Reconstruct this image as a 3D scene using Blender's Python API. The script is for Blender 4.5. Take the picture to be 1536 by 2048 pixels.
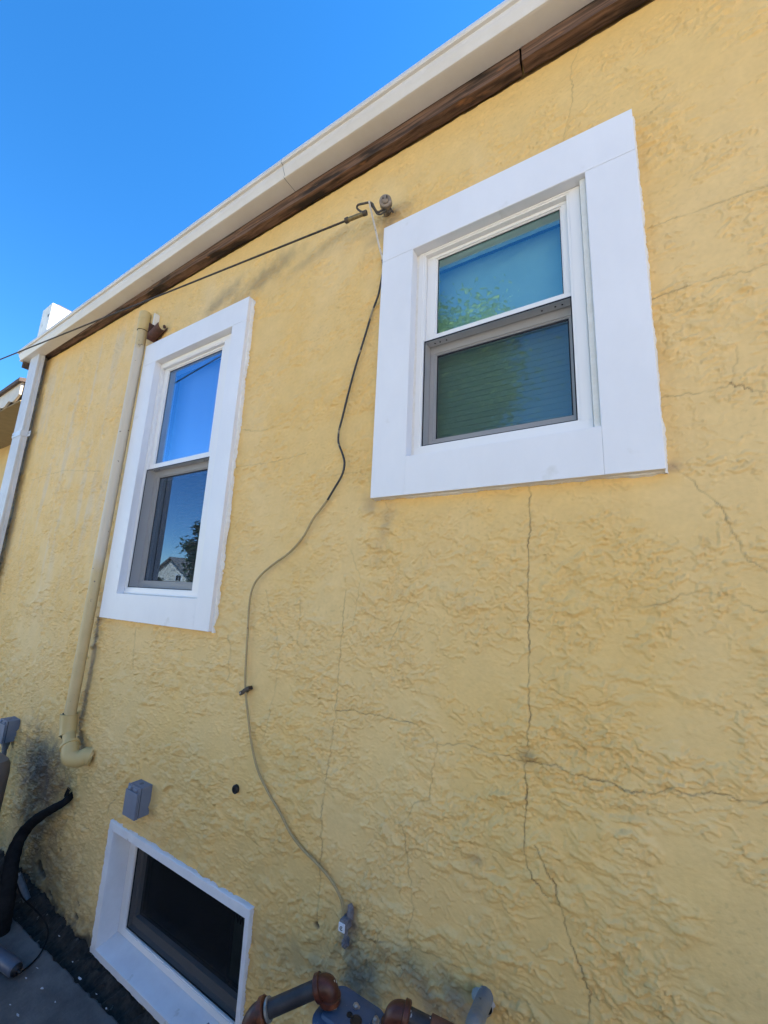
import bpy, bmesh, math, random
import numpy as np
from mathutils import Vector, Matrix, noise as nz_
random.seed(7); rng = np.random.RandomState(11)
for o in list(bpy.data.objects): bpy.data.objects.remove(o)
S = bpy.context.scene
COL = S.collection
R = math.radians

# ---------------------------------------------------------------- camera
F_PX, YAW, PITCH, ROLL = 822.2, -0.55919, 0.197964, 0.0442783
CAM = Vector((0.0, -1.18, 1.57))
def cam_basis():
    f = Vector((math.sin(YAW)*math.cos(PITCH), math.cos(YAW)*math.cos(PITCH), math.sin(PITCH)))
    r = Vector((math.cos(YAW), -math.sin(YAW), 0)); u = r.cross(f)
    c, s = math.cos(ROLL), math.sin(ROLL)
    return c*r + s*u, -s*r + c*u, f
CR, CU, CF = cam_basis()
cam = bpy.data.objects.new('camera', bpy.data.cameras.new('camera')); COL.objects.link(cam)
cam.matrix_world = Matrix(((CR.x, CU.x, -CF.x, CAM.x), (CR.y, CU.y, -CF.y, CAM.y), (CR.z, CU.z, -CF.z, CAM.z), (0, 0, 0, 1)))
cam.data.sensor_fit = 'HORIZONTAL'; cam.data.sensor_width = 36; cam.data.lens = 36*F_PX/1536
cam.data.clip_start = 0.02; cam.data.clip_end = 3000
S.camera = cam

# ---------------------------------------------------------------- sky, sun, exposure
SUN_EL, SUN_AZ = R(43), R(40)
W = bpy.data.worlds.new("World"); S.world = W; W.use_nodes = True
nt = W.node_tree; nt.nodes.clear()
sky = nt.nodes.new('ShaderNodeTexSky'); sky.sky_type = 'NISHITA'; sky.sun_disc = False
sky.sun_elevation = SUN_EL; sky.sun_rotation = SUN_AZ; sky.altitude = 1600; sky.air_density = 1.0
sky.dust_density = 0.1; sky.ozone_density = 3.0
bg = nt.nodes.new('ShaderNodeBackground'); bg.inputs[1].default_value = 0.10
wo = nt.nodes.new('ShaderNodeOutputWorld')
hs_ = nt.nodes.new('ShaderNodeHueSaturation'); hs_.inputs['Saturation'].default_value = 1.3; nt.links.new(sky.outputs[0], hs_.inputs['Color']); nt.links.new(hs_.outputs[0], bg.inputs[0]); nt.links.new(bg.outputs[0], wo.inputs[0])
sund = Vector((math.sin(SUN_AZ)*math.cos(SUN_EL), math.cos(SUN_AZ)*math.cos(SUN_EL), math.sin(SUN_EL)))
sl = bpy.data.lights.new('sun', 'SUN'); sl.energy = 5.0; sl.angle = R(0.53); sl.color = (1, .93, .82)
so = bpy.data.objects.new('sun', sl); COL.objects.link(so); so.rotation_euler = sund.to_track_quat('Z', 'Y').to_euler()
S.view_settings.view_transform = 'Standard'; S.view_settings.look = 'None'
S.view_settings.exposure = 2.06; S.view_settings.gamma = 1; S.view_settings.use_curve_mapping = False
S.render.engine = 'CYCLES'
try: S.cycles.max_bounces = 8; S.cycles.transparent_max_bounces = 12
except Exception: pass

# ---------------------------------------------------------------- helpers
def at(px, py, dist):
    """point seen at photo pixel (px,py) on the plane `dist` metres in front of the camera, parallel to the wall"""
    d = CF + CR*((px-768)/F_PX) - CU*((py-1024)/F_PX)
    return CAM + d*(dist/d.y)
def H(x, z, dist):      # wall coordinates measured at 1.15 m -> world at real distance
    return Vector((x*dist/1.15, dist-1.18, z*dist/1.15+1.57))
ZC = 1.57
def Y(dist): return dist-1.18

def node_mat(name, col, col2=None, rough=.6, metal=0., scale=20., bump=0., bscale=None, thr=None, spec=.4, stretch=None, detail=6, attr=None):
    m = bpy.data.materials.new(name); m.use_nodes = True; t = m.node_tree; n = t.nodes; L = t.links
    b = n['Principled BSDF']; b.inputs['Roughness'].default_value = rough; b.inputs['Metallic'].default_value = metal
    b.inputs['Specular IOR Level'].default_value = spec
    tc = n.new('ShaderNodeTexCoord'); src = tc.outputs['Object']
    if stretch:
        mp = n.new('ShaderNodeMapping'); mp.inputs['Scale'].default_value = stretch; L.new(src, mp.inputs[0]); src = mp.outputs[0]
    if attr:
        a = n.new('ShaderNodeVertexColor'); a.layer_name = attr; L.new(a.outputs[0], b.inputs['Base Color'])
    elif col2 is None: b.inputs['Base Color'].default_value = (*col, 1)
    else:
        no = n.new('ShaderNodeTexNoise'); no.inputs['Scale'].default_value = scale; no.inputs['Detail'].default_value = detail
        no.inputs['Roughness'].default_value = .65; L.new(src, no.inputs[0])
        rp = n.new('ShaderNodeValToRGB'); lo, hi = thr or (.35, .65)
        rp.color_ramp.elements[0].position = lo; rp.color_ramp.elements[1].position = hi
        rp.color_ramp.elements[0].color = (*col, 1); rp.color_ramp.elements[1].color = (*col2, 1)
        L.new(no.outputs[0], rp.inputs[0]); L.new(rp.outputs[0], b.inputs['Base Color'])
    if bump:
        nb = n.new('ShaderNodeTexNoise'); nb.inputs['Scale'].default_value = bscale or scale*3; nb.inputs['Detail'].default_value = 5
        L.new(src, nb.inputs[0]); bu = n.new('ShaderNodeBump'); bu.inputs['Strength'].default_value = 1; bu.inputs['Distance'].default_value = bump
        L.new(nb.outputs[0], bu.inputs['Height']); L.new(bu.outputs[0], b.inputs['Normal'])
    return m
def add_spots(m, col, scale=60., lo=.62, hi=.66, stretch=None):
    """a second layer of flecks over the base colour"""
    t = m.node_tree; n = t.nodes; L = t.links; b = n['Principled BSDF']; bc = b.inputs['Base Color']
    mx = n.new('ShaderNodeMix'); mx.data_type = 'RGBA'
    if bc.is_linked: L.new(bc.links[0].from_socket, mx.inputs[6])
    else: mx.inputs[6].default_value = bc.default_value
    mx.inputs[7].default_value = (*col, 1)
    tc = n.new('ShaderNodeTexCoord'); src = tc.outputs['Object']
    if stretch:
        mp = n.new('ShaderNodeMapping'); mp.inputs['Scale'].default_value = stretch; L.new(src, mp.inputs[0]); src = mp.outputs[0]
    no = n.new('ShaderNodeTexNoise'); no.inputs['Scale'].default_value = scale; no.inputs['Detail'].default_value = 4; L.new(src, no.inputs[0])
    mr = n.new('ShaderNodeMapRange'); mr.inputs[1].default_value = lo; mr.inputs[2].default_value = hi
    L.new(no.outputs[0], mr.inputs[0]); L.new(mr.outputs[0], mx.inputs[0]); L.new(mx.outputs[2], bc)
    return m

M = {}
M['white'] = add_spots(node_mat('white_paint', (.80, .80, .82), (.74, .74, .76), rough=.42, scale=3, bump=.0009, bscale=26, stretch=(1, 1, .5)), (.62, .61, .58), 9, .68, .8)
M['vinyl'] = node_mat('white_vinyl', (.80, .79, .78), rough=.3)
M['caulk'] = node_mat('cream_caulk', (.80, .78, .73), (.74, .71, .64), rough=.6, scale=40, bump=.002, bscale=70)
M['revealw'] = add_spots(node_mat('white_masonry_paint', (.76, .77, .79), (.70, .70, .72), rough=.5, scale=10, bump=.0012, bscale=40), (.5, .49, .46), 16, .68, .76)
M['gutter'] = add_spots(node_mat('gutter_enamel', (.68, .65, .61), (.62, .58, .53), rough=.4, scale=4, bump=.0004, bscale=30), (.40, .35, .30), 12, .74, .80)
M['wood'] = add_spots(add_spots(node_mat('weathered_wood', (.060, .033, .022), (.21, .12, .078), rough=.85, scale=10, bump=.004, bscale=18, stretch=(.25, 5, 8), thr=(.38, .62)), (.028, .018, .013), 4, .54, .64, stretch=(.8, 4, 4)), (.30, .14, .06), 14, .61, .72, stretch=(.6, 2, 2.5))
M['dark'] = node_mat('black_gasket', (.012, .012, .014), rough=.5)
M['hole'] = node_mat('dark_hole', (.01, .01, .01), rough=.9)
M['inside'] = node_mat('dark_room', (.03, .03, .035), rough=.9)
M['greybox'] = node_mat('grey_plastic', (.19, .215, .27), (.16, .18, .23), rough=.5, scale=12, bump=.0003)
M['conduit'] = node_mat('grey_conduit', (.16, .17, .19), (.11, .12, .13), rough=.5, scale=20)
M['rust'] = add_spots(node_mat('rusty_iron', (.040, .011, .007), (.105, .030, .014), rough=.42, scale=26, bump=.0012, bscale=90), (.60, .58, .55), 32, .72, .73)
M['rustplate'] = node_mat('rusty_plate', (.06, .028, .02), (.13, .052, .03), rough=.75, scale=25, bump=.001)
M['rust'] = add_spots(M['rust'], (.26, .085, .025), 13, .50, .66)
M['iron'] = add_spots(node_mat('dark_pipe', (.012, .013, .016), (.036, .036, .040), rough=.5, scale=22, bump=.0006, bscale=80), (.50, .50, .50), 48, .66, .69)
M['meter'] = add_spots(node_mat('meter_blue_grey', (.06, .10, .17), (.045, .075, .125), rough=.55, scale=10, bump=.0005), (.35, .35, .33), 50, .68, .72)
M['cement'] = node_mat('grey_cement', (.26, .24, .24), (.13, .115, .12), rough=.9, scale=50, bump=.004, bscale=90)
M['hose'] = node_mat('black_wrap', (.006, .006, .007), (.014, .014, .015), spec=.12, rough=.8, scale=30, bump=.002, bscale=60)
M['brown'] = node_mat('brown_plastic', (.10, .082, .070), (.125, .10, .088), rough=.55, scale=6)
M['black'] = node_mat('black_plastic', (.014, .014, .016), rough=.35)
M['cylgrey'] = node_mat('grey_enamel', (.09, .11, .15), (.07, .085, .11), rough=.4, scale=8)
M['galv'] = node_mat('galvanised', (.42, .42, .41), (.25, .23, .20), rough=.45, metal=.6, scale=60)
M['porcelain'] = node_mat('weathered_porcelain', (.30, .25, .20), (.17, .13, .10), rough=.45, scale=50, bump=.0004)
M['wire'] = node_mat('black_service_wire', (.03, .026, .022), (.07, .055, .04), rough=.6, scale=50)
M['hook'] = node_mat('oxidised_hook', (.10, .08, .06), (.05, .04, .03), rough=.6, scale=60)
M['sleeve'] = node_mat('tarnished_brass', (.32, .24, .11), (.16, .12, .06), rough=.45, metal=.5, scale=70)
M['chip'] = node_mat('paint_chip', (.50, .52, .56), rough=.6)
M['shingle'] = node_mat('grey_shingles', (.20, .19, .19), (.12, .115, .115), rough=.9, scale=25, bump=.004)
M['brownroof'] = node_mat('brown_shingles', (.09, .06, .045), (.14, .10, .08), rough=.9, scale=25, bump=.004)
M['chimney'] = add_spots(node_mat('white_chimney_paint', (.78, .76, .72), (.70, .66, .60), rough=.7, scale=8, bump=.002), (.10, .08, .07), 7, .66, .72)
M['siding'] = node_mat('white_siding', (.76, .69, .60), (.70, .63, .55), rough=.6, scale=3)
M['yellow2'] = node_mat('extension_stucco', (.66, .46, .19), (.60, .42, .18), rough=.8, scale=6, bump=.006, bscale=30)
M['trimcream'] = node_mat('cream_trim', (.66, .58, .47), (.58, .50, .40), rough=.6, scale=10)
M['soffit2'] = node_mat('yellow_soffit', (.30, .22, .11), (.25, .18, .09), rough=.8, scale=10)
M['downspout'] = node_mat('downspout_enamel', (.66, .67, .69), (.58, .59, .60), rough=.4, scale=6)
M['bark'] = node_mat('bark', (.09, .07, .05), (.05, .04, .03), rough=.9, scale=20, bump=.01)
M['leaf'] = node_mat('tree_leaves', (.12, .20, .04), (.22, .32, .09), rough=.5, scale=2)
M['leaf2'] = node_mat('dark_tree_leaves', (.035, .08, .02), (.07, .12, .04), rough=.55, scale=2)
M['dirt'] = add_spots(node_mat('black_dirt', (.014, .012, .010), (.050, .040, .030), rough=.95, scale=24, bump=.006, bscale=60), (.16, .14, .12), 38, .68, .74)
M['concrete'] = add_spots(node_mat('grey_concrete', (.085, .080, .076), (.17, .16, .15), rough=.85, scale=5, bump=.002, bscale=90), (.17, .165, .155), 35, .66, .80)
M['yard'] = node_mat('dry_yard', (.30, .26, .19), (.22, .22, .11), rough=.95, scale=1.2, bump=.02, bscale=20)

def glass_mat(name, tint, refl, wav=0.0, r0=.16):
    m = bpy.data.materials.new(name); m.use_nodes = True; t = m.node_tree; n = t.nodes; L = t.links; n.clear()
    out = n.new('ShaderNodeOutputMaterial'); mix = n.new('ShaderNodeMixShader')
    tr = n.new('ShaderNodeBsdfTransparent'); tr.inputs[0].default_value = (*tint, 1)
    gl = n.new('ShaderNodeBsdfGlossy'); gl.inputs['Roughness'].default_value = 0.0; gl.inputs[0].default_value = (*refl, 1)
    fr = n.new('ShaderNodeFresnel'); fr.inputs[0].default_value = 1.5
    mr = n.new('ShaderNodeMapRange'); mr.inputs[1].default_value = .04; mr.inputs[2].default_value = 1; mr.inputs[3].default_value = r0; mr.inputs[4].default_value = 1
    L.new(fr.outputs[0], mr.inputs[0]); L.new(mr.outputs[0], mix.inputs[0]); L.new(tr.outputs[0], mix.inputs[1]); L.new(gl.outputs[0], mix.inputs[2]); L.new(mix.outputs[0], out.inputs[0])
    if wav:
        tc = n.new('ShaderNodeTexCoord'); mp = n.new('ShaderNodeMapping'); mp.inputs['Scale'].default_value = (1, 1, .12)
        no = n.new('ShaderNodeTexNoise'); no.inputs['Scale'].default_value = 60; no.inputs['Detail'].default_value = 3
        bu = n.new('ShaderNodeBump'); bu.inputs['Strength'].default_value = 1; bu.inputs['Distance'].default_value = wav
        L.new(tc.outputs['Object'], mp.inputs[0]); L.new(mp.outputs[0], no.inputs[0]); L.new(no.outputs[0], bu.inputs['Height']); L.new(bu.outputs[0], gl.inputs['Normal'])
    return m
M['glassA'] = glass_mat('teal_window_glass', (.72, .95, .92), (.80, .95, .96), wav=.00005, r0=.30)
M['glassB'] = glass_mat('blue_window_glass', (.50, .70, 1.0), (.52, .74, 1.0), r0=.34)
M['glassC'] = glass_mat('basement_glass', (.6, .65, .65), (.8, .85, .9), r0=.04)
def screen_mat(name='insect_mesh', f=.42, c=.05):
    m = bpy.data.materials.new(name); m.use_nodes = True; t = m.node_tree; n = t.nodes; L = t.links; n.clear()
    out = n.new('ShaderNodeOutputMaterial'); mix = n.new('ShaderNodeMixShader'); mix.inputs[0].default_value = f
    tr = n.new('ShaderNodeBsdfTransparent'); df = n.new('ShaderNodeBsdfDiffuse'); df.inputs[0].default_value = (c, c, c*1.1, 1)
    L.new(tr.outputs[0], mix.inputs[1]); L.new(df.outputs[0], mix.inputs[2]); L.new(mix.outputs[0], out.inputs[0]); return m
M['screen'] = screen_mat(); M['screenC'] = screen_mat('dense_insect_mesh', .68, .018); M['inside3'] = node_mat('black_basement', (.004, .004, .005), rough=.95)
M['blind'] = node_mat('pale_blind', (.58, .72, .74), (.52, .66, .69), rough=.7, scale=4)
M['blindB'] = node_mat('white_shade', (.80, .82, .86), rough=.7)

# ---- objects
def tag(o, label=None, cat=None, group=None, kind=None):
    for k, v in (('label', label), ('category', cat), ('group', group), ('kind', kind)):
        if v: o[k] = v
    return o
def empty(name, loc=(0, 0, 0), parent=None):
    o = bpy.data.objects.new(name, None); COL.objects.link(o); o.empty_display_size = .1
    if parent: o.parent = parent
    o.location = loc; return o
def origin_of(par):
    v = Vector((0, 0, 0))
    while par is not None: v += Vector(par.location); par = par.parent
    return v
def link(name, bm, mat, parent=None, smooth=False):
    """bm holds world coordinates; parents are unrotated, so subtract their origin"""
    off = origin_of(parent)
    if off.length: bmesh.ops.translate(bm, verts=bm.verts, vec=-off)
    me = bpy.data.meshes.new(name); (bmesh.ops.recalc_face_normals(bm, faces=bm.faces) if len(bm.faces) > 1 else None); bm.to_mesh(me); bm.free()
    me.materials.append(M[mat] if isinstance(mat, str) else mat)
    if smooth:
        for p in me.polygons: p.use_smooth = True
        try: me.set_sharp_from_angle(angle=R(40))
        except Exception: pass
    o = bpy.data.objects.new(name, me); COL.objects.link(o)
    if parent: o.parent = parent
    return o
def new(): return bmesh.new()
def bevel(bm, geom_edges, w, seg=2):
    bmesh.ops.bevel(bm, geom=geom_edges, offset=w, segments=seg, affect='EDGES', profile=.6)
def box(bm, x0, x1, y0, y1, z0, z1, bev=0.0, seg=2):
    t = bmesh.new(); vs = [t.verts.new((x, y, z)) for x in (x0, x1) for y in (y0, y1) for z in (z0, z1)]
    for f in ((0, 1, 3, 2), (4, 6, 7, 5), (0, 4, 5, 1), (2, 3, 7, 6), (0, 2, 6, 4), (1, 5, 7, 3)): t.faces.new([vs[i] for i in f])
    if bev: bevel(t, t.edges[:], bev, seg)
    merge(bm, t)
def merge(bm, t):
    me = bpy.data.meshes.new('tmp'); t.to_mesh(me); t.free(); bm.from_mesh(me); bpy.data.meshes.remove(me)
def prism_y(bm, poly, y0, y1, bev=0.0):
    """poly: (x,z) outline, extruded along y"""
    t = bmesh.new(); a = [t.verts.new((x, y0, z)) for x, z in poly]; b = [t.verts.new((x, y1, z)) for x, z in poly]
    t.faces.new(a); t.faces.new(b[::-1]); n = len(poly)
    for i in range(n): t.faces.new((a[i], b[i], b[(i+1) % n], a[(i+1) % n]))
    if bev: bevel(t, t.edges[:], bev)
    merge(bm, t)
def prism_x(bm, prof, x0, x1, dz0=0, dz1=0, closed=True, nx=1):
    """prof: (y,z) outline, extruded along x; dz shifts each end"""
    t = bmesh.new(); rings = []
    for k in range(nx+1):
        u = k/nx; rings.append([t.verts.new((x0+(x1-x0)*u, y, z+dz0+(dz1-dz0)*u)) for y, z in prof])
    n = len(prof)
    if closed: t.faces.new(rings[0]); t.faces.new(rings[-1][::-1])
    for k in range(nx):
        for i in range(n if closed else n-1):
            j = (i+1) % n; t.faces.new((rings[k][i], rings[k+1][i], rings[k+1][j], rings[k][j]))
    merge(bm, t)
def quad(bm, r, y): bm.faces.new([bm.verts.new(v) for v in ((r[0], y, r[2]), (r[1], y, r[2]), (r[1], y, r[3]), (r[0], y, r[3]))])
def ring(bm, o, i, y0, y1, bev=.0015):
    """rectangular frame o=(x0,x1,z0,z1) around i, four butted members"""
    ox0, ox1, oz0, oz1 = o; ix0, ix1, iz0, iz1 = i
    box(bm, ox0, ox1, y0, y1, iz1, oz1, bev); box(bm, ox0, ox1, y0, y1, oz0, iz0, bev)
    box(bm, ox0, ix0, y0+.0003, y1, iz0, iz1, bev); box(bm, ix1, ox1, y0+.0003, y1, iz0, iz1, bev)
def catmull(pts, step=.02):
    P = [Vector(p) for p in pts]; P = [P[0]*2-P[1]] + P + [P[-1]*2-P[-2]]; out = []
    for i in range(1, len(P)-2):
        a, b, c, d = P[i-1:i+3]; n = max(1, int((c-b).length/step))
        for k in range(n):
            t = k/n; out.append(.5*((2*b)+(c-a)*t+(2*a-5*b+4*c-d)*t*t+(3*b-a-3*c+d)*t**3))
    out.append(P[-2]); return out
def tube(bm, pts, rad, seg=12, cap=True, rfun=None):
    t = bmesh.new(); n = len(pts); pts = [Vector(p) for p in pts]; up = Vector((.13, .2, .97)); rings = []
    d0 = (pts[1]-pts[0]).normalized(); s = d0.cross(up).normalized()
    for i, p in enumerate(pts):
        d = (pts[min(i+1, n-1)]-pts[max(i-1, 0)]).normalized(); s = (s-d*s.dot(d)).normalized(); u = d.cross(s)
        r = rfun(i/(n-1)) if rfun else (rad[i] if isinstance(rad, (list, tuple)) else rad)
        rings.append([t.verts.new(p+(s*math.cos(2*math.pi*k/seg)+u*math.sin(2*math.pi*k/seg))*r) for k in range(seg)])
    for a, b in zip(rings, rings[1:]):
        for k in range(seg): t.faces.new((a[k], a[(k+1) % seg], b[(k+1) % seg], b[k]))
    if cap: t.faces.new(rings[0][::-1]); t.faces.new(rings[-1])
    merge(bm, t)
def lathe(bm, base, axis, prof, seg=24):
    """prof: (distance along axis, radius)"""
    axis = Vector(axis).normalized(); base = Vector(base)
    s = axis.orthogonal().normalized(); u = axis.cross(s); t = bmesh.new(); rings = []
    for h, r in prof: rings.append([t.verts.new(base+axis*h+(s*math.cos(2*math.pi*k/seg)+u*math.sin(2*math.pi*k/seg))*max(r, 1e-4)) for k in range(seg)])
    for a, b in zip(rings, rings[1:]):
        for k in range(seg): t.faces.new((a[k], a[(k+1) % seg], b[(k+1) % seg], b[k]))
    t.faces.new(rings[0][::-1]); t.faces.new(rings[-1]); merge(bm, t)
def ragged(bm, pts, w, y0, y1, jit=.35, step=.006, side=1):
    """a hand-run bead along a polyline of (x,z): one straight edge, one uneven"""
    t = bmesh.new(); prev = None; ph = random.random()*9
    for (ax, az), (bx, bz) in zip(pts, pts[1:]):
        L = math.hypot(bx-ax, bz-az); nx, nz = -(bz-az)/L*side, (bx-ax)/L*side; n = int(L/step)
        for k in range(n+1):
            u = k/n; x, z = ax+(bx-ax)*u, az+(bz-az)*u
            s = k*step; q = w*max(.2, 1+jit*(1.3*nz_.noise(Vector((s*9, ph, 0)))+.9*nz_.noise(Vector((s*45, ph, 3)))+random.uniform(-.25, .25)))
            cur = [t.verts.new((x, y0, z)), t.verts.new((x+nx*q*.6, y0+(y1-y0)*.25, z+nz*q*.6)), t.verts.new((x+nx*q, y1, z+nz*q))]
            if prev:
                for i in (0, 1): t.faces.new((prev[i], cur[i], cur[i+1], prev[i+1]))
            prev = cur
    merge(bm, t)

# ---------------------------------------------------------------- numpy noise
def hsh(ix, iy, seed):
    h = (ix.astype(np.int64)*374761393 + iy.astype(np.int64)*668265263 + seed*982451653) & 0x7fffffff
    h = ((h ^ (h >> 13))*1274126177) & 0x7fffffff
    return ((h ^ (h >> 16)) & 0xffff).astype(np.float32)*(2*np.pi/65536)
def perlin(x, y, seed=0):
    x0 = np.floor(x); y0 = np.floor(y); fx = (x-x0).astype(np.float32); fy = (y-y0).astype(np.float32)
    u = fx*fx*fx*(fx*(fx*6-15)+10); v = fy*fy*fy*(fy*(fy*6-15)+10)
    def g(dx, dy):
        a = hsh(x0+dx, y0+dy, seed); return np.cos(a)*(fx-dx)+np.sin(a)*(fy-dy)
    return ((g(0, 0)*(1-u)+g(1, 0)*u)*(1-v)+(g(0, 1)*(1-u)+g(1, 1)*u)*v)*1.4
def fbm(x, y, seed=0, o=4, gain=.5):
    s = 0; a = 1; t = 0
    for i in range(o): s = s+a*perlin(x*2**i+17.3*i, y*2**i+9.1*i, seed+i); t += a; a *= gain
    return s/t
def sst(a, b, x):
    t = np.clip((x-a)/(b-a), 0, 1); return t*t*(3-2*t)

# ================================================================ THE HOUSE
HX0, HX1, EAVE = -4.42, 4.0, ZC+1.95
house = empty('house', (0, 0, 0))
tag(house, 'long yellow stucco house with white trimmed windows and a white gutter', 'house')

# window openings cut in the wall: x0,x1,z0,z1
A_OUT = (-.779, .070, ZC+.325, ZC+1.427); A_IN = (-.645, -.060, ZC+.458, ZC+1.274)
B_OUT = (-2.508, -1.568, ZC-.186, ZC+1.434); B_IN = (-2.368, -1.675, ZC-.055, ZC+1.300)
C_OUT = (-2.124, -1.190, .010, ZC-1.056); C_IN = (-2.078, -1.213, .040, ZC-1.092)
holes = [(A_IN[0]-.02, A_IN[1]+.02, A_IN[2]-.02, A_IN[3]+.02), (B_IN[0]-.02, B_IN[1]+.02, B_IN[2]-.02, B_IN[3]+.02),
         (C_IN[0]-.012, C_IN[1]+.008, C_IN[2]-.012, C_IN[3]+.012)]

def px_poly(pts, dist=1.18): return [(lambda v: (v.x, v.z))(at(a, b, dist)) for a, b in pts]
CRACKS = [  # (strength, pixel polyline read off the photo)
 (1.0, [(1058, 972), (1060, 1050), (1057, 1110), (1055, 1180), (1058, 1250), (1057, 1330), (1057, 1400), (1060, 1450), (1054, 1470), (1058, 1500), (1053, 1520), (1054, 1580), (1052, 1620), (1049, 1690), (1052, 1720), (1066, 1760), (1095, 1795)]),
 (1.0, [(1070, 1690), (1085, 1720), (1105, 1760), (1113, 1790), (1125, 1830), (1140, 1880), (1155, 1925), (1165, 1960), (1183, 1990), (1179, 2020), (1177, 2048)]),
 (.55, [(1183, 1990), (1215, 2008), (1250, 2035)]),
 (.9, [(1054, 1522), (1100, 1530), (1130, 1540), (1165, 1550), (1200, 1562), (1240, 1574), (1270, 1582), (1310, 1590), (1345, 1575), (1385, 1592), (1440, 1590), (1490, 1604), (1536, 1606)]),
 (.7, [(1052, 1527), (1000, 1510), (940, 1492), (920, 1488), (875, 1488), (850, 1462), (830, 1448), (790, 1440), (740, 1428), (700, 1421), (672, 1421)]),
 (.55, [(875, 1488), (868, 1520), (865, 1560), (858, 1600), (830, 1605), (818, 1630), (800, 1645), (810, 1670), (812, 1700), (815, 1750), (822, 1780), (824, 1830), (816, 1865), (822, 1900)]),
 (.6, [(690, 1180), (685, 1240), (680, 1310), (672, 1400), (665, 1470), (655, 1550), (646, 1600), (643, 1660), (640, 1740), (636, 1800), (634, 1860)]),
 (.5, [(1296, 455), (1340, 438), (1390, 422), (1430, 405), (1480, 388), (1536, 372)]),
 (.6, [(1304, 597), (1340, 585), (1370, 575), (1420, 560), (1455, 548), (1500, 542), (1536, 527)]),
 (.5, [(1320, 795), (1360, 790), (1410, 780), (1450, 773), (1462, 765)]),
 (1.2, [(1462, 764), (1470, 772), (1490, 776), (1505, 781)]), (.5, [(1505, 781), (1536, 784)]), (.5, [(1462, 764), (1466, 740), (1476, 715), (1474, 690), (1455, 690)]),
 (.6, [(1345, 930), (1370, 950), (1410, 985), (1440, 1010), (1460, 1050), (1485, 1105), (1510, 1125), (1536, 1145)]),
 (.5, [(1350, 930), (1335, 932)]),
 (.5, [(1240, 1212), (1300, 1212), (1320, 1210), (1360, 1188), (1420, 1186), (1460, 1190), (1500, 1212), (1536, 1222)]),
 (.5, [(700, 1885), (760, 1880), (820, 1895), (880, 1920), (940, 1950), (1000, 1985), (1060, 2010)]),
 (.45, [(1158, 90), (1142, 130), (1145, 200), (1135, 240), (1125, 290)]),
 (.5, [(270, 1255), (266, 1300), (265, 1340)]), (.5, [(455, 1270), (460, 1300), (455, 1360)]),
 (.4, [(60, 960), (90, 950), (130, 940), (200, 942)]), (.4, [(476, 858), (520, 862), (560, 850)]), (.4, [(470, 935), (540, 925), (610, 905)]),
 (.6, [(130, 1625), (150, 1640), (170, 1655), (185, 1665)]), (.7, [(212, 1632), (216, 1612), (228, 1600)]),
 (.35, [(830, 1180), (810, 1210), (795, 1250), (775, 1300)]), (.35, [(530, 1180), (560, 1300), (535, 1450), (520, 1500)]),
 (.3, [(700, 1100), (720, 1160), (705, 1250)]), (.35, [(660, 950), (700, 945), (740, 950)]), (.4, [(600, 1200), (595, 1290)]),
]
STAINS = [  # (px, py, radius along, radius across, angle deg in wall plane, colour, strength)
 (520, 560, .30, .075, 17, (.26, .19, .10), .6), (640, 500, .26, .04, 17, (.30, .22, .12), .4), (440, 600, .2, .06, 20, (.24, .18, .11), .6),
 (790, 430, .09, .06, 0, (.20, .15, .11), .5), (760, 470, .10, .04, 20, (.24, .18, .13), .4),
 (82, 1545, .40, .26, -10, (.15, .12, .095), .95), (70, 1650, .28, .18, 0, (.19, .145, .10), .65), (110, 1740, .40, .22, 0, (.25, .19, .11), .55), (60, 1770, .3, .2, 0, (.18, .14, .10), .6),
 (700, 1840, .06, .035, 90, (.12, .11, .12), .8), (690, 1880, .05, .04, 90, (.14, .13, .13), .6), (720, 1960, .12, .10, 60, (.14, .15, .13), .85), (660, 1990, .10, .12, 0, (.18, .18, .12), .6),
 (860, 2000, .14, .05, -30, (.16, .16, .15), .6), (930, 2020, .1, .04, -35, (.16, .16, .16), .6), (590, 1930, .12, .08, 0, (.24, .22, .13), .5), (530, 1900, .09, .1, 0, (.26, .24, .14), .4),
 (740, 1010, .05, .05, 0, (.26, .19, .14), .5), (770, 1050, .14, .03, 80, (.34, .25, .17), .35), (1340, 935, .03, .02, 0, (.2, .13, .12), .5),
 (1053, 1515, .03, .03, 0, (.22, .16, .08), .5), (950, 1720, .03, .015, 0, (.3, .2, .1), .5),
]
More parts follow.
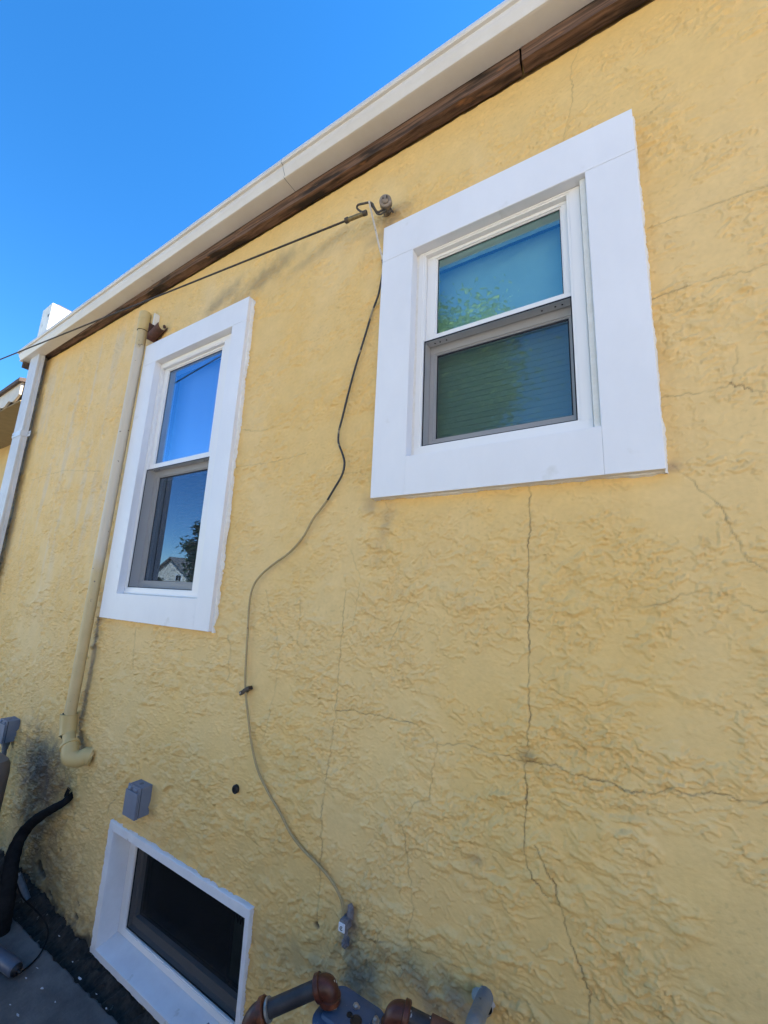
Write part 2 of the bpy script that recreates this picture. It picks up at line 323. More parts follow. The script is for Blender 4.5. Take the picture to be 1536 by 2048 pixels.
def build_wall():
    # tensor grid, fine near the camera, coarser along the wall
    xs = [-.9]
    while xs[-1] > HX0:
        r2 = 1.18**2+xs[-1]**2; xs.append(xs[-1]-min(.006, max(.0027, .0017*r2**1.0)))
    xs = xs[::-1]; xs[0] = HX0
    while xs[-1] < .62: xs.append(xs[-1]+.0027)
    while xs[-1] < 1.2: xs.append(xs[-1]+.008)
    xs = np.array(xs); zs = np.concatenate([np.arange(-.04, ZC-.2, .0027), np.arange(ZC-.2, ZC+2.0, .0031)])
    # snap grid lines to the openings
    for h in holes:
        for v in h[:2]: xs[np.argmin(abs(xs-v))] = v
        for v in h[2:]: zs[np.argmin(abs(zs-v))] = v
    nx, nz = len(xs), len(zs); X, Z = np.meshgrid(xs, zs); zr = Z-ZC
    X = X.astype(np.float32); Z = Z.astype(np.float32)
    # --- relief: skip-trowelled plaster
    wx = X+.035*fbm(X/.16, Z/.16, 3, 3)+.008*perlin(X/.035, Z/.035, 8); wz = Z+.035*fbm(X/.16+50, Z/.16, 5, 3)+.008*perlin(X/.035+9, Z/.035, 9)
    lower = sst(.9, -1.0, zr)               # heavier texture low on the wall
    right = sst(-1.6, -.2, X)
    cl = sst(-.02, .14, fbm(X/.30, Z/.22, 21, 4)+.16*lower-.10*right*(1-lower)-.02)
    a = fbm(wx/.15+.3*Z, wz/.085, 31, 5, .55)
    up = .9+.2*lower; h = (sst(.02, .028, a)*.0012*(.6+.8*lower)+sst(.17, .178, a)*.0012*(.4+lower)+sst(-.14, -.132, a)*.0008)*up*(.15+.85*cl)
    b = fbm(wx/.060, wz/.034+.4*X, 41, 4, .55)
    h += sst(.06, .078, b)*.0019*cl*up+sst(.24, .252, b)*.0016*cl-sst(-.16, -.172, b)*.0014*cl
    c = fbm(wx/.026+.2*Z, wz/.017, 51, 4, .6)
    cm = sst(-.05, .2, fbm(X/.2+7, Z/.16, 61, 3)+.05)
    h += sst(.08, .100, c)*.0027*cm*up
    dd = fbm(wx/.19+40, wz/.08+.9*X, 66, 4, .55)     # long ragged trowel lips
    h += np.exp(-((dd-.0)/.010)**2)*.0026*sst(.0, .35, perlin(X/.3, Z/.3, 71)+.25)*up
    d2 = fbm(wx/.12+11, wz/.05-.6*X, 76, 4, .55)
    h += (sst(-.012, .0, d2)-sst(.0, .11, d2))*.0030*sst(-.10, .2, perlin(X/.26+5, Z/.22, 81))*(.5+.7*lower)
    h += fbm(X/.5, Z/.5, 91, 2)*.0025+perlin(X/.011, Z/.008, 95)*.0005*(.3+.7*cm)
    # --- colour
    base = np.array([.750, .503, .188], np.float32); fade = np.array([.770, .552, .258], np.float32); deep = np.array([.750, .460, .140], np.float32)
    fm = sst(-.25, .3, fbm(X/.5, Z/.9, 101, 4))[..., None]
    colr = base*(1-fm*.55)+fade*fm*.55
    # weathered streaks at the far end, cream showing through
    st = (sst(.0, .35, fbm(X/.10, Z/.9, 111, 4))*sst(-1.6, -3.0, X)*sst(-.6, .5, zr))[..., None]
    colr = colr*(1-st*.5)+np.array([.62, .50, .34], np.float32)*st*.5
    # deeper fresh paint plus painted-in warm bounce glow near the eave and casings
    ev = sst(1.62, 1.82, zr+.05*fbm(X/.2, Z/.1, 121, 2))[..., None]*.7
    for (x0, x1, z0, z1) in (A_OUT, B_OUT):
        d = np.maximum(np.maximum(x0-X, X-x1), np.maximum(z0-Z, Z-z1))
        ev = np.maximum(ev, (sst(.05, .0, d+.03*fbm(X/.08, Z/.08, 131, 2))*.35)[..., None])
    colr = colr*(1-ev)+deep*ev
    gr = ((.35+.65*sst(-.2, .35, fbm(X/.3, Z/.3, 141, 4)))*sst(-.1, -1.4, zr))[..., None]*.42
    colr = colr*(1-gr)+np.array([.45, .38, .175], np.float32)*gr  # ambient shade painted into the colour: lower wall darker and greener
    colr *= (1+.07*fbm(X/.06, Z/.06, 151, 3)+.04*perlin(X/.012, Z/.012, 155))[..., None]
    sp = sst(.42, .5, perlin(X/.012, Z/.01, 161))*sst(.05, .4, fbm(X/.4, Z/.4, 165, 2))
    colr *= (1-.10*sp)[..., None]
    nz1 = fbm(X/.05, Z/.05, 171, 4)
    def stain_shade(m, col, s):
        nonlocal colr
        m = np.clip(m, 0, 1)[..., None]*s; colr = colr*(1-m)+np.array(col, np.float32)*m
    for px, py, ra, rb, ang, col, s in STAINS:
        p = at(px, py, 1.18); ca, sa = math.cos(R(ang)), math.sin(R(ang)); dx, dz = X-p.x, Z-p.z
        q = np.sqrt(((dx*ca+dz*sa)/ra)**2+((-dx*sa+dz*ca)/rb)**2)
        stain_shade(sst(1.25, .0, q+.45*nz1+.35*fbm(X/.12, Z/.12, 175, 3)), col, s)
    # dark line of dirt beside the vent pipe
    dp = px_poly([(196, 1240), (182, 1330), (170, 1400), (163, 1440), (160, 1470), (167, 1500)])
    m = np.zeros_like(X)
    for (ax, az), (bx, bz) in zip(dp, dp[1:]):
        vx, vz = bx-ax, bz-az; t = np.clip(((X-ax)*vx+(Z-az)*vz)/(vx*vx+vz*vz), 0, 1)
        m = np.maximum(m, sst(.034, .008, np.hypot(X-ax-t*vx, Z-az-t*vz)+.012*nz1))
    stain_shade(m*(.75+.5*nz1), (.13, .12, .09), .9)
    # scoured corner strip at the far end, bare cement showing
    m = sst(-4.235, -4.26, X+.02*nz1)*sst(-4.40, -4.37, X)*(.45+.55*sst(-.25, .1, fbm(X/.03, Z/.03, 181, 3)))
    stain_shade(m, (.27, .22, .18), .9); h = h-.004*m*sst(0, .3, nz1+.2)
    # dirt splash at the foot
    stain_shade(sst(.30, .0, Z+.10*nz1+.05), (.15, .14, .09), .65); stain_shade(sst(.06, .0, Z+.05*nz1), (.06, .055, .045), .9)
    # chipped holes low at the left
    for px, py, r in ((75, 1735, .03), (83, 1750, .025), (98, 1790, .018), (157, 1808, .012), (150, 1834, .016), (120, 1700, .012), (634, 1852, .009)):
        p = at(px, py, 1.18); q = np.hypot((X-p.x)/1.6, Z-p.z)/r+.5*nz1; m = sst(1.1, .5, q); h = h-.006*m; stain_shade(m, (.05, .045, .035), .85)
    # cracks
    fade_ = np.zeros_like(X); Xi = xs; Zi = zs
    for stg, pl in CRACKS:
        pts = px_poly(pl); ph = rng.rand()*100
        for (ax, az), (bx, bz) in zip(pts, pts[1:]):
            L = math.hypot(bx-ax, bz-az); n = max(2, int(L/.0009)); t = np.linspace(0, 1, n)
            x = ax+(bx-ax)*t; z = az+(bz-az)*t; s = x*60+z*75+ph
            s = (x+z)*1.0+ph; j = .010*fbm(x/.05+ph, z/.05, 201, 3)+.005*fbm(x/.014+ph, z/.014, 205, 3)
            e = np.minimum(1, np.minimum(t, 1-t)*4)
            nxv, nzv = -(bz-az)/L, (bx-ax)/L
            x = x+nxv*j*e; z = z+nzv*j*e
            ii = np.clip(np.searchsorted(Xi, x)-1, 0, nx-2); kk = np.clip(np.searchsorted(Zi, z)-1, 0, nz-2)
            fu = np.clip((x-Xi[ii])/(Xi[ii+1]-Xi[ii]), 0, 1); fv = np.clip((z-Zi[kk])/(Zi[kk+1]-Zi[kk]), 0, 1)
            g = stg*np.clip(.75+.9*fbm(x/.05, z/.05+ph, 209, 2), .15, 1.2)
            for di, dk, w in ((0, 0, (1-fu)*(1-fv)), (1, 0, fu*(1-fv)), (0, 1, (1-fu)*fv), (1, 1, fu*fv)):
                np.maximum.at(fade_, (kk+dk, ii+di), g*np.minimum(1, w*1.25))
    h = h-.0012*np.clip(fade_, 0, 1.3); stain_shade(fade_*.9, (.09, .055, .028), .88)
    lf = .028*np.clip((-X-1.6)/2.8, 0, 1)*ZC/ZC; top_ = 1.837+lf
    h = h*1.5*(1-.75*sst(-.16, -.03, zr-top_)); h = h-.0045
    gp = sst(-.014, -.007, zr-top_+.006*nz1)*sst(.03, .01, zr-top_); h = h-.012*gp; stain_shade(gp, (.10, .07, .04), .8)  # recessed gap below the board, its shadow line also painted dark
    Yv = -h                                            # relief grows toward the camera
    # flatten the relief under the fixed trim so that nothing pokes through
    for (x0, x1, z0, z1) in (A_OUT, B_OUT, C_OUT):
        ins = (X > x0+.006) & (X < x1-.006) & (Z > z0+.006) & (Z < z1-.006); Yv[ins] = .004
    co = np.empty((nz, nx, 3), np.float32); co[..., 0] = X; co[..., 1] = Yv; co[..., 2] = Z
    idx = np.arange(nx*nz).reshape(nz, nx)
    q = np.stack([idx[:-1, :-1], idx[:-1, 1:], idx[1:, 1:], idx[1:, :-1]], -1)
    cx = (xs[:-1]+xs[1:])/2; cz = (zs[:-1]+zs[1:])/2; CX, CZ = np.meshgrid(cx, cz); keep = np.ones(CX.shape, bool)
    for h_ in holes: keep &= ~((CX > h_[0]) & (CX < h_[1]) & (CZ > h_[2]) & (CZ < h_[3]))
    q = q[keep]
    # plain far part of the wall, beyond the photograph's right edge
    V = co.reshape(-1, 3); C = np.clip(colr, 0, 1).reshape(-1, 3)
    ex = np.array([(1.2, 0, -.04), (HX1, 0, -.04), (HX1, 0, ZC+2.0), (1.2, 0, ZC+2.0)], np.float32); n0 = len(V)
    V = np.concatenate([V, ex]); C = np.concatenate([C, np.tile(base, (4, 1))]); q = np.concatenate([q, np.array([[n0, n0+1, n0+2, n0+3]])])
    me = bpy.data.meshes.new('wall'); me.vertices.add(len(V)); me.vertices.foreach_set('co', V.ravel())
    me.loops.add(q.size); me.loops.foreach_set('vertex_index', q.ravel().astype(np.int32))
    me.polygons.add(len(q)); me.polygons.foreach_set('loop_start', np.arange(0, q.size, 4, dtype=np.int32))
    try: me.polygons.foreach_set('loop_total', np.full(len(q), 4, np.int32))
    except Exception: pass
    me.update(calc_edges=True); me.validate()
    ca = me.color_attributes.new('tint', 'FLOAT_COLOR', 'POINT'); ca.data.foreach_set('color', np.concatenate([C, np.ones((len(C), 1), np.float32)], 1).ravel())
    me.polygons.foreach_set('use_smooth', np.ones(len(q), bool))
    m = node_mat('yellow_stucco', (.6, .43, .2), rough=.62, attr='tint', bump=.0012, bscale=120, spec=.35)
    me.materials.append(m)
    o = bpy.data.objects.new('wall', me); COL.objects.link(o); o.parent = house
    tag(o, 'cracked yellow stucco front wall')
    print('wall verts', len(V))
build_wall()

# other walls, roof
b = new()
box(b, HX0, HX0+.15, .008, 7.9, -.04, ZC+1.97)
link('side_wall', b, 'yellow2', house)
b = new(); box(b, HX1-.15, HX1, .008, 7.9, -.04, ZC+1.97); link('side_wall', b, 'yellow2', house)
b = new(); box(b, HX0, HX1, 7.9, 8.05, -.04, ZC+1.97); link('rear_wall', b, 'yellow2', house)
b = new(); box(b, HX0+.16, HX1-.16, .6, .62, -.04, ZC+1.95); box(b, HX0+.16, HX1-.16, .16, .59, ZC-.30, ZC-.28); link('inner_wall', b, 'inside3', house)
b = new()
ye, ze = Y(1.105), ZC+1.985
prism_x(b, [(ye, ze), (4, ze+1.75), (8.3, ze-.1), (8.3, ze-.14), (4, ze+1.70), (ye, ze-.012)], HX0-.05, HX1+.1)
prism_x(b, [(.02, ZC+1.975), (4, ze+1.64), (7.95, ZC+1.975)], HX0+.02, HX0+.12)
prism_x(b, [(.02, ZC+1.975), (4, ze+1.64), (7.95, ZC+1.975)], HX1-.12, HX1-.02)
link('roof', b, 'shingle', house)

# brown frieze boards under the gutter
def board(x0, x1, dy, dz):
    b = new(); prof = [(-.038+dy, ZC+1.837+dz), (-.038+dy, ZC+1.925), (.003, ZC+1.925), (.003, ZC+1.837+dz)]
    nseg = max(2, int((x1-x0)/.05)); t = bmesh.new(); rings = []
    for k in range(nseg+1):
        x = x0+(x1-x0)*k/nseg; s = .0018*math.sin(k*1.7)+random.uniform(-.0012, .0012); lf = .028*max(0, min(1, (-x-1.6)/2.8))
        rings.append([t.verts.new((x, y+(random.uniform(-.0008, .0008)), z+(s+lf if i in (0, 3) else 0))) for i, (y, z) in enumerate(prof)])
    t.faces.new(rings[0]); t.faces.new(rings[-1][::-1])
    for a, c in zip(rings, rings[1:]):
        for i in range(4): j = (i+1) % 4; t.faces.new((a[i], c[i], c[j], a[j]))
    merge(b, t); return link('frieze_board', b, 'wood', house)
jx = at(1042, 125, 1.145).x
board(-4.22, jx-.004, 0, 0); board(jx+.004, HX1, -.004, .001)

# gutter: K-style, two lengths with a joint, falling slightly to the left
def gutter_dz(x): return -.050*max(0, min(1, (-x-1.5)/2.9))
gprof = [(-.040, 1.985), (-.040, 1.900), (-.1080, 1.900), (-.1150, 1.9010), (-.1180, 1.9060), (-.1150, 1.9110), (-.1120, 1.9150), (-.1180, 1.9265), (-.1235, 1.936), (-.1275, 1.9450), (-.1290, 1.9520), (-.1290, 1.9580), (-.1390, 1.9600), (-.1425, 1.9660), (-.1415, 1.982),
         (-.1350, 1.982), (-.1270, 1.964), (-.1150, 1.930), (-.1050, 1.905), (-.044, 1.905), (-.044, 1.985)]
def gut(bm, x0, x1, grow=0.0):
    n = max(1, int((x1-x0)/.12)); t = bmesh.new(); rings = []
    for k in range(n+1):
        x = x0+(x1-x0)*k/n; dz = gutter_dz(x)+.0008*math.sin(x*9)
        rings.append([t.verts.new((x, y-grow*(1 if i < 15 else 0), ZC+z+dz-grow*(1 if 1 <= i <= 4 else 0))) for i, (y, z) in enumerate(gprof)])
    t.faces.new(rings[0]); t.faces.new(rings[-1][::-1]); m = len(gprof)
    for a, c in zip(rings, rings[1:]):
        for i in range(m): j = (i+1) % m; t.faces.new((a[i], c[i], c[j], a[j]))
    merge(bm, t)
gx = at(572, 355, 1.075).x
b = new(); gut(b, -4.47, gx-.0015); gut(b, gx+.0015, HX1, .0006)
t = [(-.040, 1.983), (-.040, 1.9005)]+[(y, z) for y, z in gprof[2:15]]
prism_x(b, [(y, ZC+z-.050) for y, z in t], -4.4705, -4.467)
g = link('gutter', b, 'gutter', house, smooth=False)
b = new(); x = gx; prism_x(b, [(y-.0002, ZC+z+gutter_dz(x)) for y, z in t], x-.0012, x+.0012); link('joint_seal', b, 'conduit', g)
# brown fascia end left of the downspout
b = new(); box(b, -4.445, -4.425, -.10, .0, ZC+1.79, ZC+1.845, .002); link('fascia_end', b, 'brownroof', house)

# downspout with ribs and a strap
b = new(); X0, X1, Y0, Y1 = -4.335, -4.165, Y(1.10), Y(1.145)
pr = [(X0, Y1), (X0, Y0+.004), (X0+.006, Y0)]
for k in range(4):
    u = X0+.018+k*.036; pr += [(u, Y0), (u+.007, Y0+.005), (u+.018, Y0+.005), (u+.025, Y0)]
pr += [(X1-.006, Y0), (X1, Y0+.004), (X1, Y0+.014), (X1-.004, Y0+.018), (X1-.004, Y0+.028), (X1, Y0+.032), (X1, Y1)]
t = bmesh.new(); lo = [t.verts.new((x, y, .02)) for x, y in pr]; hi = [t.verts.new((x, y, ZC+1.853)) for x, y in pr]
t.faces.new(lo); t.faces.new(hi[::-1])
for i in range(len(pr)): j = (i+1) % len(pr); t.faces.new((lo[i], hi[i], hi[j], lo[j]))
merge(b, t); ds = link('downspout', b, 'downspout', house)
b = new(); zt = ZC+1.15
for (x0, x1, y0, y1) in ((X0-.003, X1+.003, Y0-.0035, Y0-.001), (X0-.0035, X0-.001, Y0-.001, Y1), (X1+.001, X1+.0035, Y0-.001, Y1), (X1+.0035, X1+.06, Y1-.004, Y1-.001)):
    box(b, x0, x1, y0, y1, zt-.022, zt+.022, .0006)
sm = link('strap', b, 'downspout', ds)
b = new(); lathe(b, (X1+.04, Y1-.004, zt), (0, -1, 0), [(0, .006), (.003, .006), (.004, .003)], 10); link('screw', b, 'galv', ds); b = new(); lathe(b, (X0+.02, Y0-.0035, zt), (0, -1, 0), [(0, .005), (.003, .005), (.004, .003)], 10); link('screw', b, 'galv', ds)

# ---------------------------------------------------------------- windows
def skew_box(bm, poly, y0, y1, bev=.0015): prism_y(bm, poly, y0, y1, bev)
def casing(o, i, ytop, top_z=None):
    """four flat boards, head board running over the side boards"""
    b = new(); x0, x1, z0, z1 = o; ix0, ix1, iz0, iz1 = i; zl, zr_ = top_z or (z1, z1); g = .0003
    skew_box(b, [(x0, iz1+g), (x1, iz1+g), (x1, zr_), (x0, zl)], ytop, .006)
    box(b, x0, ix0, ytop+.0004, .006, z0, iz1-g, .0015); box(b, ix1, x1, ytop+.0004, .006, z0, iz1-g, .0015)
    box(b, ix0+g, ix1-g, ytop+.0003, .006, z0, iz0, .0006)
    return b
def dh_window(label, o, i, frame, sc, up_in, rail_z, low_in, gm, blind, top_z=None):
    cx = (o[0]+o[1])/2; w = empty('window', (cx, 0, o[2]), house); tag(w, label)
    YF = Y(1.15)                                        # casing face
    link('casing', casing(o, i, YF, top_z), 'white', w)
    # jamb liner
    b = new(); ring(b, (i[0]-.012, i[1]+.012, i[2]-.012, i[3]+.012), (i[0]+.0008, i[1]-.0008, i[2]+.0008, i[3]-.0008), YF+.0015, Y(1.285), 0); link('jamb', b, 'white', w)
    # vinyl frame with stepped lip
    fo = frame; fi = (sc[0], sc[1], sc[2], up_in[3]+.012)
    b = new(); ring(b, fo, fi, Y(1.188), Y(1.285), .0015)
    ring(b, (fo[0]+.001, fo[1]-.001, fo[2]+.001, fo[3]-.001), (fi[0]-.008, fi[1]+.008, fi[2]-.006, fi[3]+.006), Y(1.1855), Y(1.189), .0008)
    fr = link('frame', b, 'vinyl', w)
    # caulk line round the frame
    b = new(); ring(b, (i[0]-.002, i[1]+.002, i[2]-.002, i[3]+.002), (fo[0]+.002, fo[1]-.002, fo[2]+.001, fo[3]-.001), Y(1.1895), Y(1.21), .002); box(b, fo[1]+.0015, i[1]-.0012, Y(1.168), Y(1.2), i[2]+.001, i[3]-.001, .004); link('caulk', b, 'caulk', w)
    # upper sash
    us = (fi[0]+.0005, fi[1]-.0005, rail_z[0], fi[3]-.0005); ui = (up_in[0], up_in[1], rail_z[1], up_in[3])
    b = new(); ring(b, us, ui, Y(1.205), Y(1.238), .0018)
    ring(b, (ui[0]-.004, ui[1]+.004, ui[2]-.004, ui[3]+.004), (ui[0]+.004, ui[1]-.004, ui[2]+.003, ui[3]-.004), Y(1.2105), Y(1.224), .0008)
    sa = link('upper_sash', b, 'vinyl', w)
    b = new(); ring(b, (ui[0], ui[1], ui[2], ui[3]), (ui[0]+.0065, ui[1]-.0065, ui[2]+.005, ui[3]-.0065), Y(1.2145), Y(1.2155), 0); link('gasket', b, 'dark', w)
    b = new(); quad(b, ui, Y(1.217)); link('pane', b, gm, w)
    # lower sash, set further in
    ls = (fi[0]+.001, fi[1]-.001, fi[2]+.001, rail_z[1]+.004); li = low_in
    b = new(); ring(b, ls, li, Y(1.245), Y(1.278), .0018)
    ring(b, (li[0]-.004, li[1]+.004, li[2]-.004, li[3]+.004), (li[0]+.005, li[1]-.005, li[2]+.004, li[3]-.005), Y(1.2505), Y(1.262), .0008)
    link('lower_sash', b, 'vinyl', w)
    b = new(); ring(b, (li[0]+.003, li[1]-.003, li[2]+.003, li[3]-.003), (li[0]+.009, li[1]-.009, li[2]+.006, li[3]-.012), Y(1.2540), Y(1.2548), 0); link('gasket', b, 'dark', w)
    b = new(); quad(b, li, Y(1.256)); link('pane', b, gm, w)
    # insect screen over the lower half: thin dark edge and mesh
    z1 = rail_z[0]-.001
    b = new(); ring(b, (sc[0]+.0008, sc[1]-.0008, sc[2]+.0008, z1), (sc[0]+.004, sc[1]-.004, sc[2]+.0045, z1-.004), Y(1.1935), Y(1.1965), 0); link('screen_edge', b, 'dark', w)
    b = new(); vs = [b.verts.new(v) for v in ((sc[0]+.003, Y(1.195), sc[2]+.003), (sc[1]-.003, Y(1.195), sc[2]+.003), (sc[1]-.003, Y(1.195), z1-.003), (sc[0]+.003, Y(1.195), z1-.003))]
    b.faces.new(vs); link('insect_screen', b, 'screen', w)
    # weep holes under the meeting rail
    zz = rail_z[0]-.0008
    for x in (fi[0]+.03, fi[0]+.05, fi[0]+.075, fi[1]-.09, fi[1]-.05, fi[1]-.03): b = new(); lathe(b, (x, Y(1.222), zz+.004), (0, 0, -1), [(0, .003), (.0045, .003)], 8); link('weep_hole', b, 'hole', w)
    # blind hanging inside
    if blind == 'slats':
        b = new(); z = i[2]-.02; top = i[3]+.008; prof = []
        while z < rail_z[0]: prof += [(Y(1.3195), z), (Y(1.322), z+.019), (Y(1.322), z+.0198)]; z += .021
        prism_x(b, prof+[(Y(1.3215), z), (Y(1.3215), top), (Y(1.33), top), (Y(1.33), i[2]-.02)], i[0]-.02, i[1]+.02)
        link('blind', b, 'blind', w)
    else:
        b = new(); box(b, i[0]-.02, i[1]+.01, Y(1.325), Y(1.328), rail_z[1]-.04, i[3]+.0); box(b, i[0]-.02, i[1]+.01, Y(1.322), Y(1.334), rail_z[1]-.055, rail_z[1]-.04, .002)
        link('shade', b, 'blindB', w)
        b = new(); z = i[2]-.02
        while z < rail_z[1]-.07:
            vs = [b.verts.new(v) for v in ((i[0]+.02, Y(1.40), z), (i[1]+.02, Y(1.40), z), (i[1]+.02, Y(1.415), z+.019), (i[0]+.02, Y(1.415), z+.019))]; b.faces.new(vs); z += .021
        link('blind', b, M['inside2'], w)
    return w
M['inside2'] = node_mat('dim_blind', (.04, .045, .06), rough=.7)
wA = dh_window('larger nearer window, double-hung, with a leafy reflection and wide white casing', A_OUT, A_IN,
    (-.634, -.080, ZC+.460, ZC+1.2725), (-.608, -.119, ZC+.5005, 0), (-.572, -.138, 0, ZC+1.2466), (ZC+.902, ZC+.926), (-.588, -.131, ZC+.541, ZC+.875), 'glassA', 'slats', top_z=(ZC+1.434, ZC+1.420))
wB = dh_window('narrower farther window, double-hung, beside the vent pipe with a small house reflected', B_OUT, B_IN,
    (-2.366, -1.700, ZC-.052, ZC+1.294), (-2.350, -1.777, ZC-.021, 0), (-2.312, -1.815, 0, ZC+1.253), (ZC+.637, ZC+.668), (-2.316, -1.80, ZC+.014, ZC+.605), 'glassB', 'shade', top_z=(ZC+1.440, ZC+1.430))
# rough caulk and paint edges between casing and stucco
for w, o in ((wA, A_OUT), (wB, B_OUT)):
    b = new(); x0, x1, z0, z1 = o
    ragged(b, [(x1-.001, z0-.006), (x1-.001, z1-.012)], .0075 if w is wA else .011, -.012, .004, .5, side=-1)
    ragged(b, [(x0+.002, z0+.002), (x1+.004, z0+.002)], .0065, -.008, .004, .6, side=-1)
    link('paint_bead', b, 'caulk', w)

M['dimbar'] = node_mat('dim_divider', (.12, .14, .14), rough=.6)
# basement window set in a deep white reveal
cx = (C_OUT[0]+C_OUT[1])/2; wC = empty('window', (cx, 0, C_OUT[2]), house); tag(wC, 'low basement window in a deep bluish white reveal at ground level')
b = new(); yf = Y(1.166)
def rough_line(ax, az, bx, bz, amp, n=60):
    L = math.hypot(bx-ax, bz-az); nx_, nz_ = -(bz-az)/L, (bx-ax)/L; ph = random.random()*9
    return [(ax+(bx-ax)*k/n+nx_*amp*(math.sin(k*.7+ph)*.6+math.sin(k*1.9+ph)*.3+random.uniform(-.5, .5)), az+(bz-az)*k/n+nz_*amp*(math.sin(k*.7+ph)*.6+math.sin(k*1.9)*.3+random.uniform(-.5, .5))) for k in range(n+1)]
x0, x1, z0, z1 = C_OUT; i0, i1, j0, j1 = C_IN
outer = rough_line(x0, z0, x1, z0, .002)[:-1]+rough_line(x1, z0, x1, z1, .0014)[:-1]+rough_line(x1, z1, x0, z1, .0014)[:-1]+rough_line(x0, z1, x0, z0, .0042)[:-1]
inner = []
for k in range(len(outer)):
    s, u = divmod(k, 60); u /= 60
    inner.append([(i0+(i1-i0)*u, j0), (i1, j0+(j1-j0)*u), (i1+(i0-i1)*u, j1), (i0, j1+(j0-j1)*u)][s])
layers = [(outer, .006), (outer, yf+.003), ([(a*.93+c*.07, d*.93+e*.07) for (a, d), (c, e) in zip(outer, inner)], yf), ([(a*.1+c*.9, d*.1+e*.9) for (a, d), (c, e) in zip(outer, inner)], yf), (inner, yf+.006)]
back = [(max(i0+.012, min(i1-.004, a)), max(j0+.028, min(j1-.004, d))) for a, d in inner]
layers += [([(a*.5+c*.5, d*.5+e*.5) for (a, d), (c, e) in zip(inner, back)], Y(1.225)), (back, Y(1.262))]
rings = [[b.verts.new((x, y, z)) for x, z in pl] for pl, y in layers]; n = len(outer)
for a, c in zip(rings, rings[1:]):
    for k in range(n): b.faces.new((a[k], c[k], c[(k+1) % n], a[(k+1) % n]))
link('reveal', b, 'revealw', wC, smooth=True)
fo = (i0+.010, i1-.002, j0+.024, j1-.002); fi = (-2.018, -1.24, ZC-1.476, j1-.016)
b = new(); ring(b, fo, fi, Y(1.245), Y(1.31), .0015); ring(b, (fo[0]+.006, fo[1]-.006, fo[2]+.006, fo[3]-.006), (fi[0]-.004, fi[1]+.004, fi[2]-.004, fi[3]+.004), Y(1.243), Y(1.246), .0008); link('frame', b, 'vinyl', wC)
b = new(); ring(b, (fi[0]+.0005, fi[1]-.0005, fi[2]+.0005, fi[3]-.0005), (fi[0]+.006, fi[1]-.006, fi[2]+.004, fi[3]-.006), Y(1.2515), Y(1.2545), 0); link('screen_edge', b, 'dark', wC)
b = new(); b.faces.new([b.verts.new(v) for v in ((fi[0]+.004, Y(1.253), fi[2]+.003), (fi[1]-.004, Y(1.253), fi[2]+.003), (fi[1]-.004, Y(1.253), fi[3]-.004), (fi[0]+.004, Y(1.253), fi[3]-.004))]); link('insect_screen', b, 'screenC', wC)
li = (-2.0, -1.255, ZC-1.441, fi[3]-.015)
b = new(); ring(b, (fi[0]+.001, fi[1]-.001, fi[2]+.001, fi[3]-.001), li, Y(1.275), Y(1.305), .0015); link('sash', b, 'vinyl', wC); b = new(); box(b, -1.418, -1.405, Y(1.2975), Y(1.31), li[2], li[3], .001); link('divider', b, 'dimbar', wC)
b = new(); quad(b, li, Y(1.294)); link('pane', b, 'glassC', wC)
# dim paper label behind the right-hand light
M['sticker'] = node_mat('dim_label_paper', (.30, .40, .37), (.24, .32, .30), rough=.7, scale=20); 
b = new(); box(b, -1.400, -1.27, Y(1.2975), Y(1.2985), li[2]+.02, li[3]-.005); st = link('label_sheet', b, 'sticker', wC)
b = new(); zz = ZC-1.225
pts = [(-1.392+.085*k/60, Y(1.2972), zz-.0*k+.010*math.sin(k*.62)*(1 if k > 4 else 1.6)+.004*math.sin(k*1.7)) for k in range(61)]
tube(b, pts, .0022, 6); link('script_mark', b, 'dark', wC)

# ================================================================ FIXTURES ON THE WALL
# insulator and anchor
ins = empty('wire_anchor', at(770, 425, 1.165)); tag(ins, 'old porcelain insulator knob with a pigtail hook screwed to the wall', 'insulator')
p0 = at(775, 424, 1.178); p1 = at(770, 398, 1.105)
ax = (p1-p0).normalized(); Ln = (p1-p0).length
b = new(); lathe(b, p0, ax, [(0, .019), (Ln*.30, .019), (Ln*.34, .015), (Ln*.46, .015), (Ln*.50, .022), (Ln*.62, .025), (Ln*.86, .0245), (Ln*.90, .021), (Ln*.90, .013), (Ln*.97, .012), (Ln, .008)], 28); link('knob', b, 'porcelain', ins, smooth=True)
b = new()
for dx in (-.008, .008): (link('prong', b, 'hook', ins) if dx > 0 else None); b = new() if dx > 0 else b; tube(b, [p1+Vector((dx, 0, 0))-ax*.01, p1+Vector((dx*1.1, 0, .006))+ax*.008], .0025, 8)
link('prong', b, 'hook', ins); b = new(); tube(b, [at(781, 418, 1.15), at(786, 424, 1.14)], .004, 8); link('bolt', b, 'hook', ins)
b = new(); P = [(771, 416, 1.13), (757, 424, 1.115), (750, 418, 1.10), (745, 408, 1.095), (738, 405, 1.09), (728, 407, 1.09), (716, 410, 1.09), (714, 416, 1.095), (720, 422, 1.10), (729, 426, 1.10)]
tube(b, catmull([at(*q) for q in P], .004), .0042, 10); P = [(772, 420, 1.13), (762, 428, 1.115), (754, 427, 1.11), (748, 418, 1.105), (742, 410, 1.10)]
tube(b, catmull([at(*q) for q in P], .004), .0034, 10); link('hook', b, 'hook', ins, smooth=True)
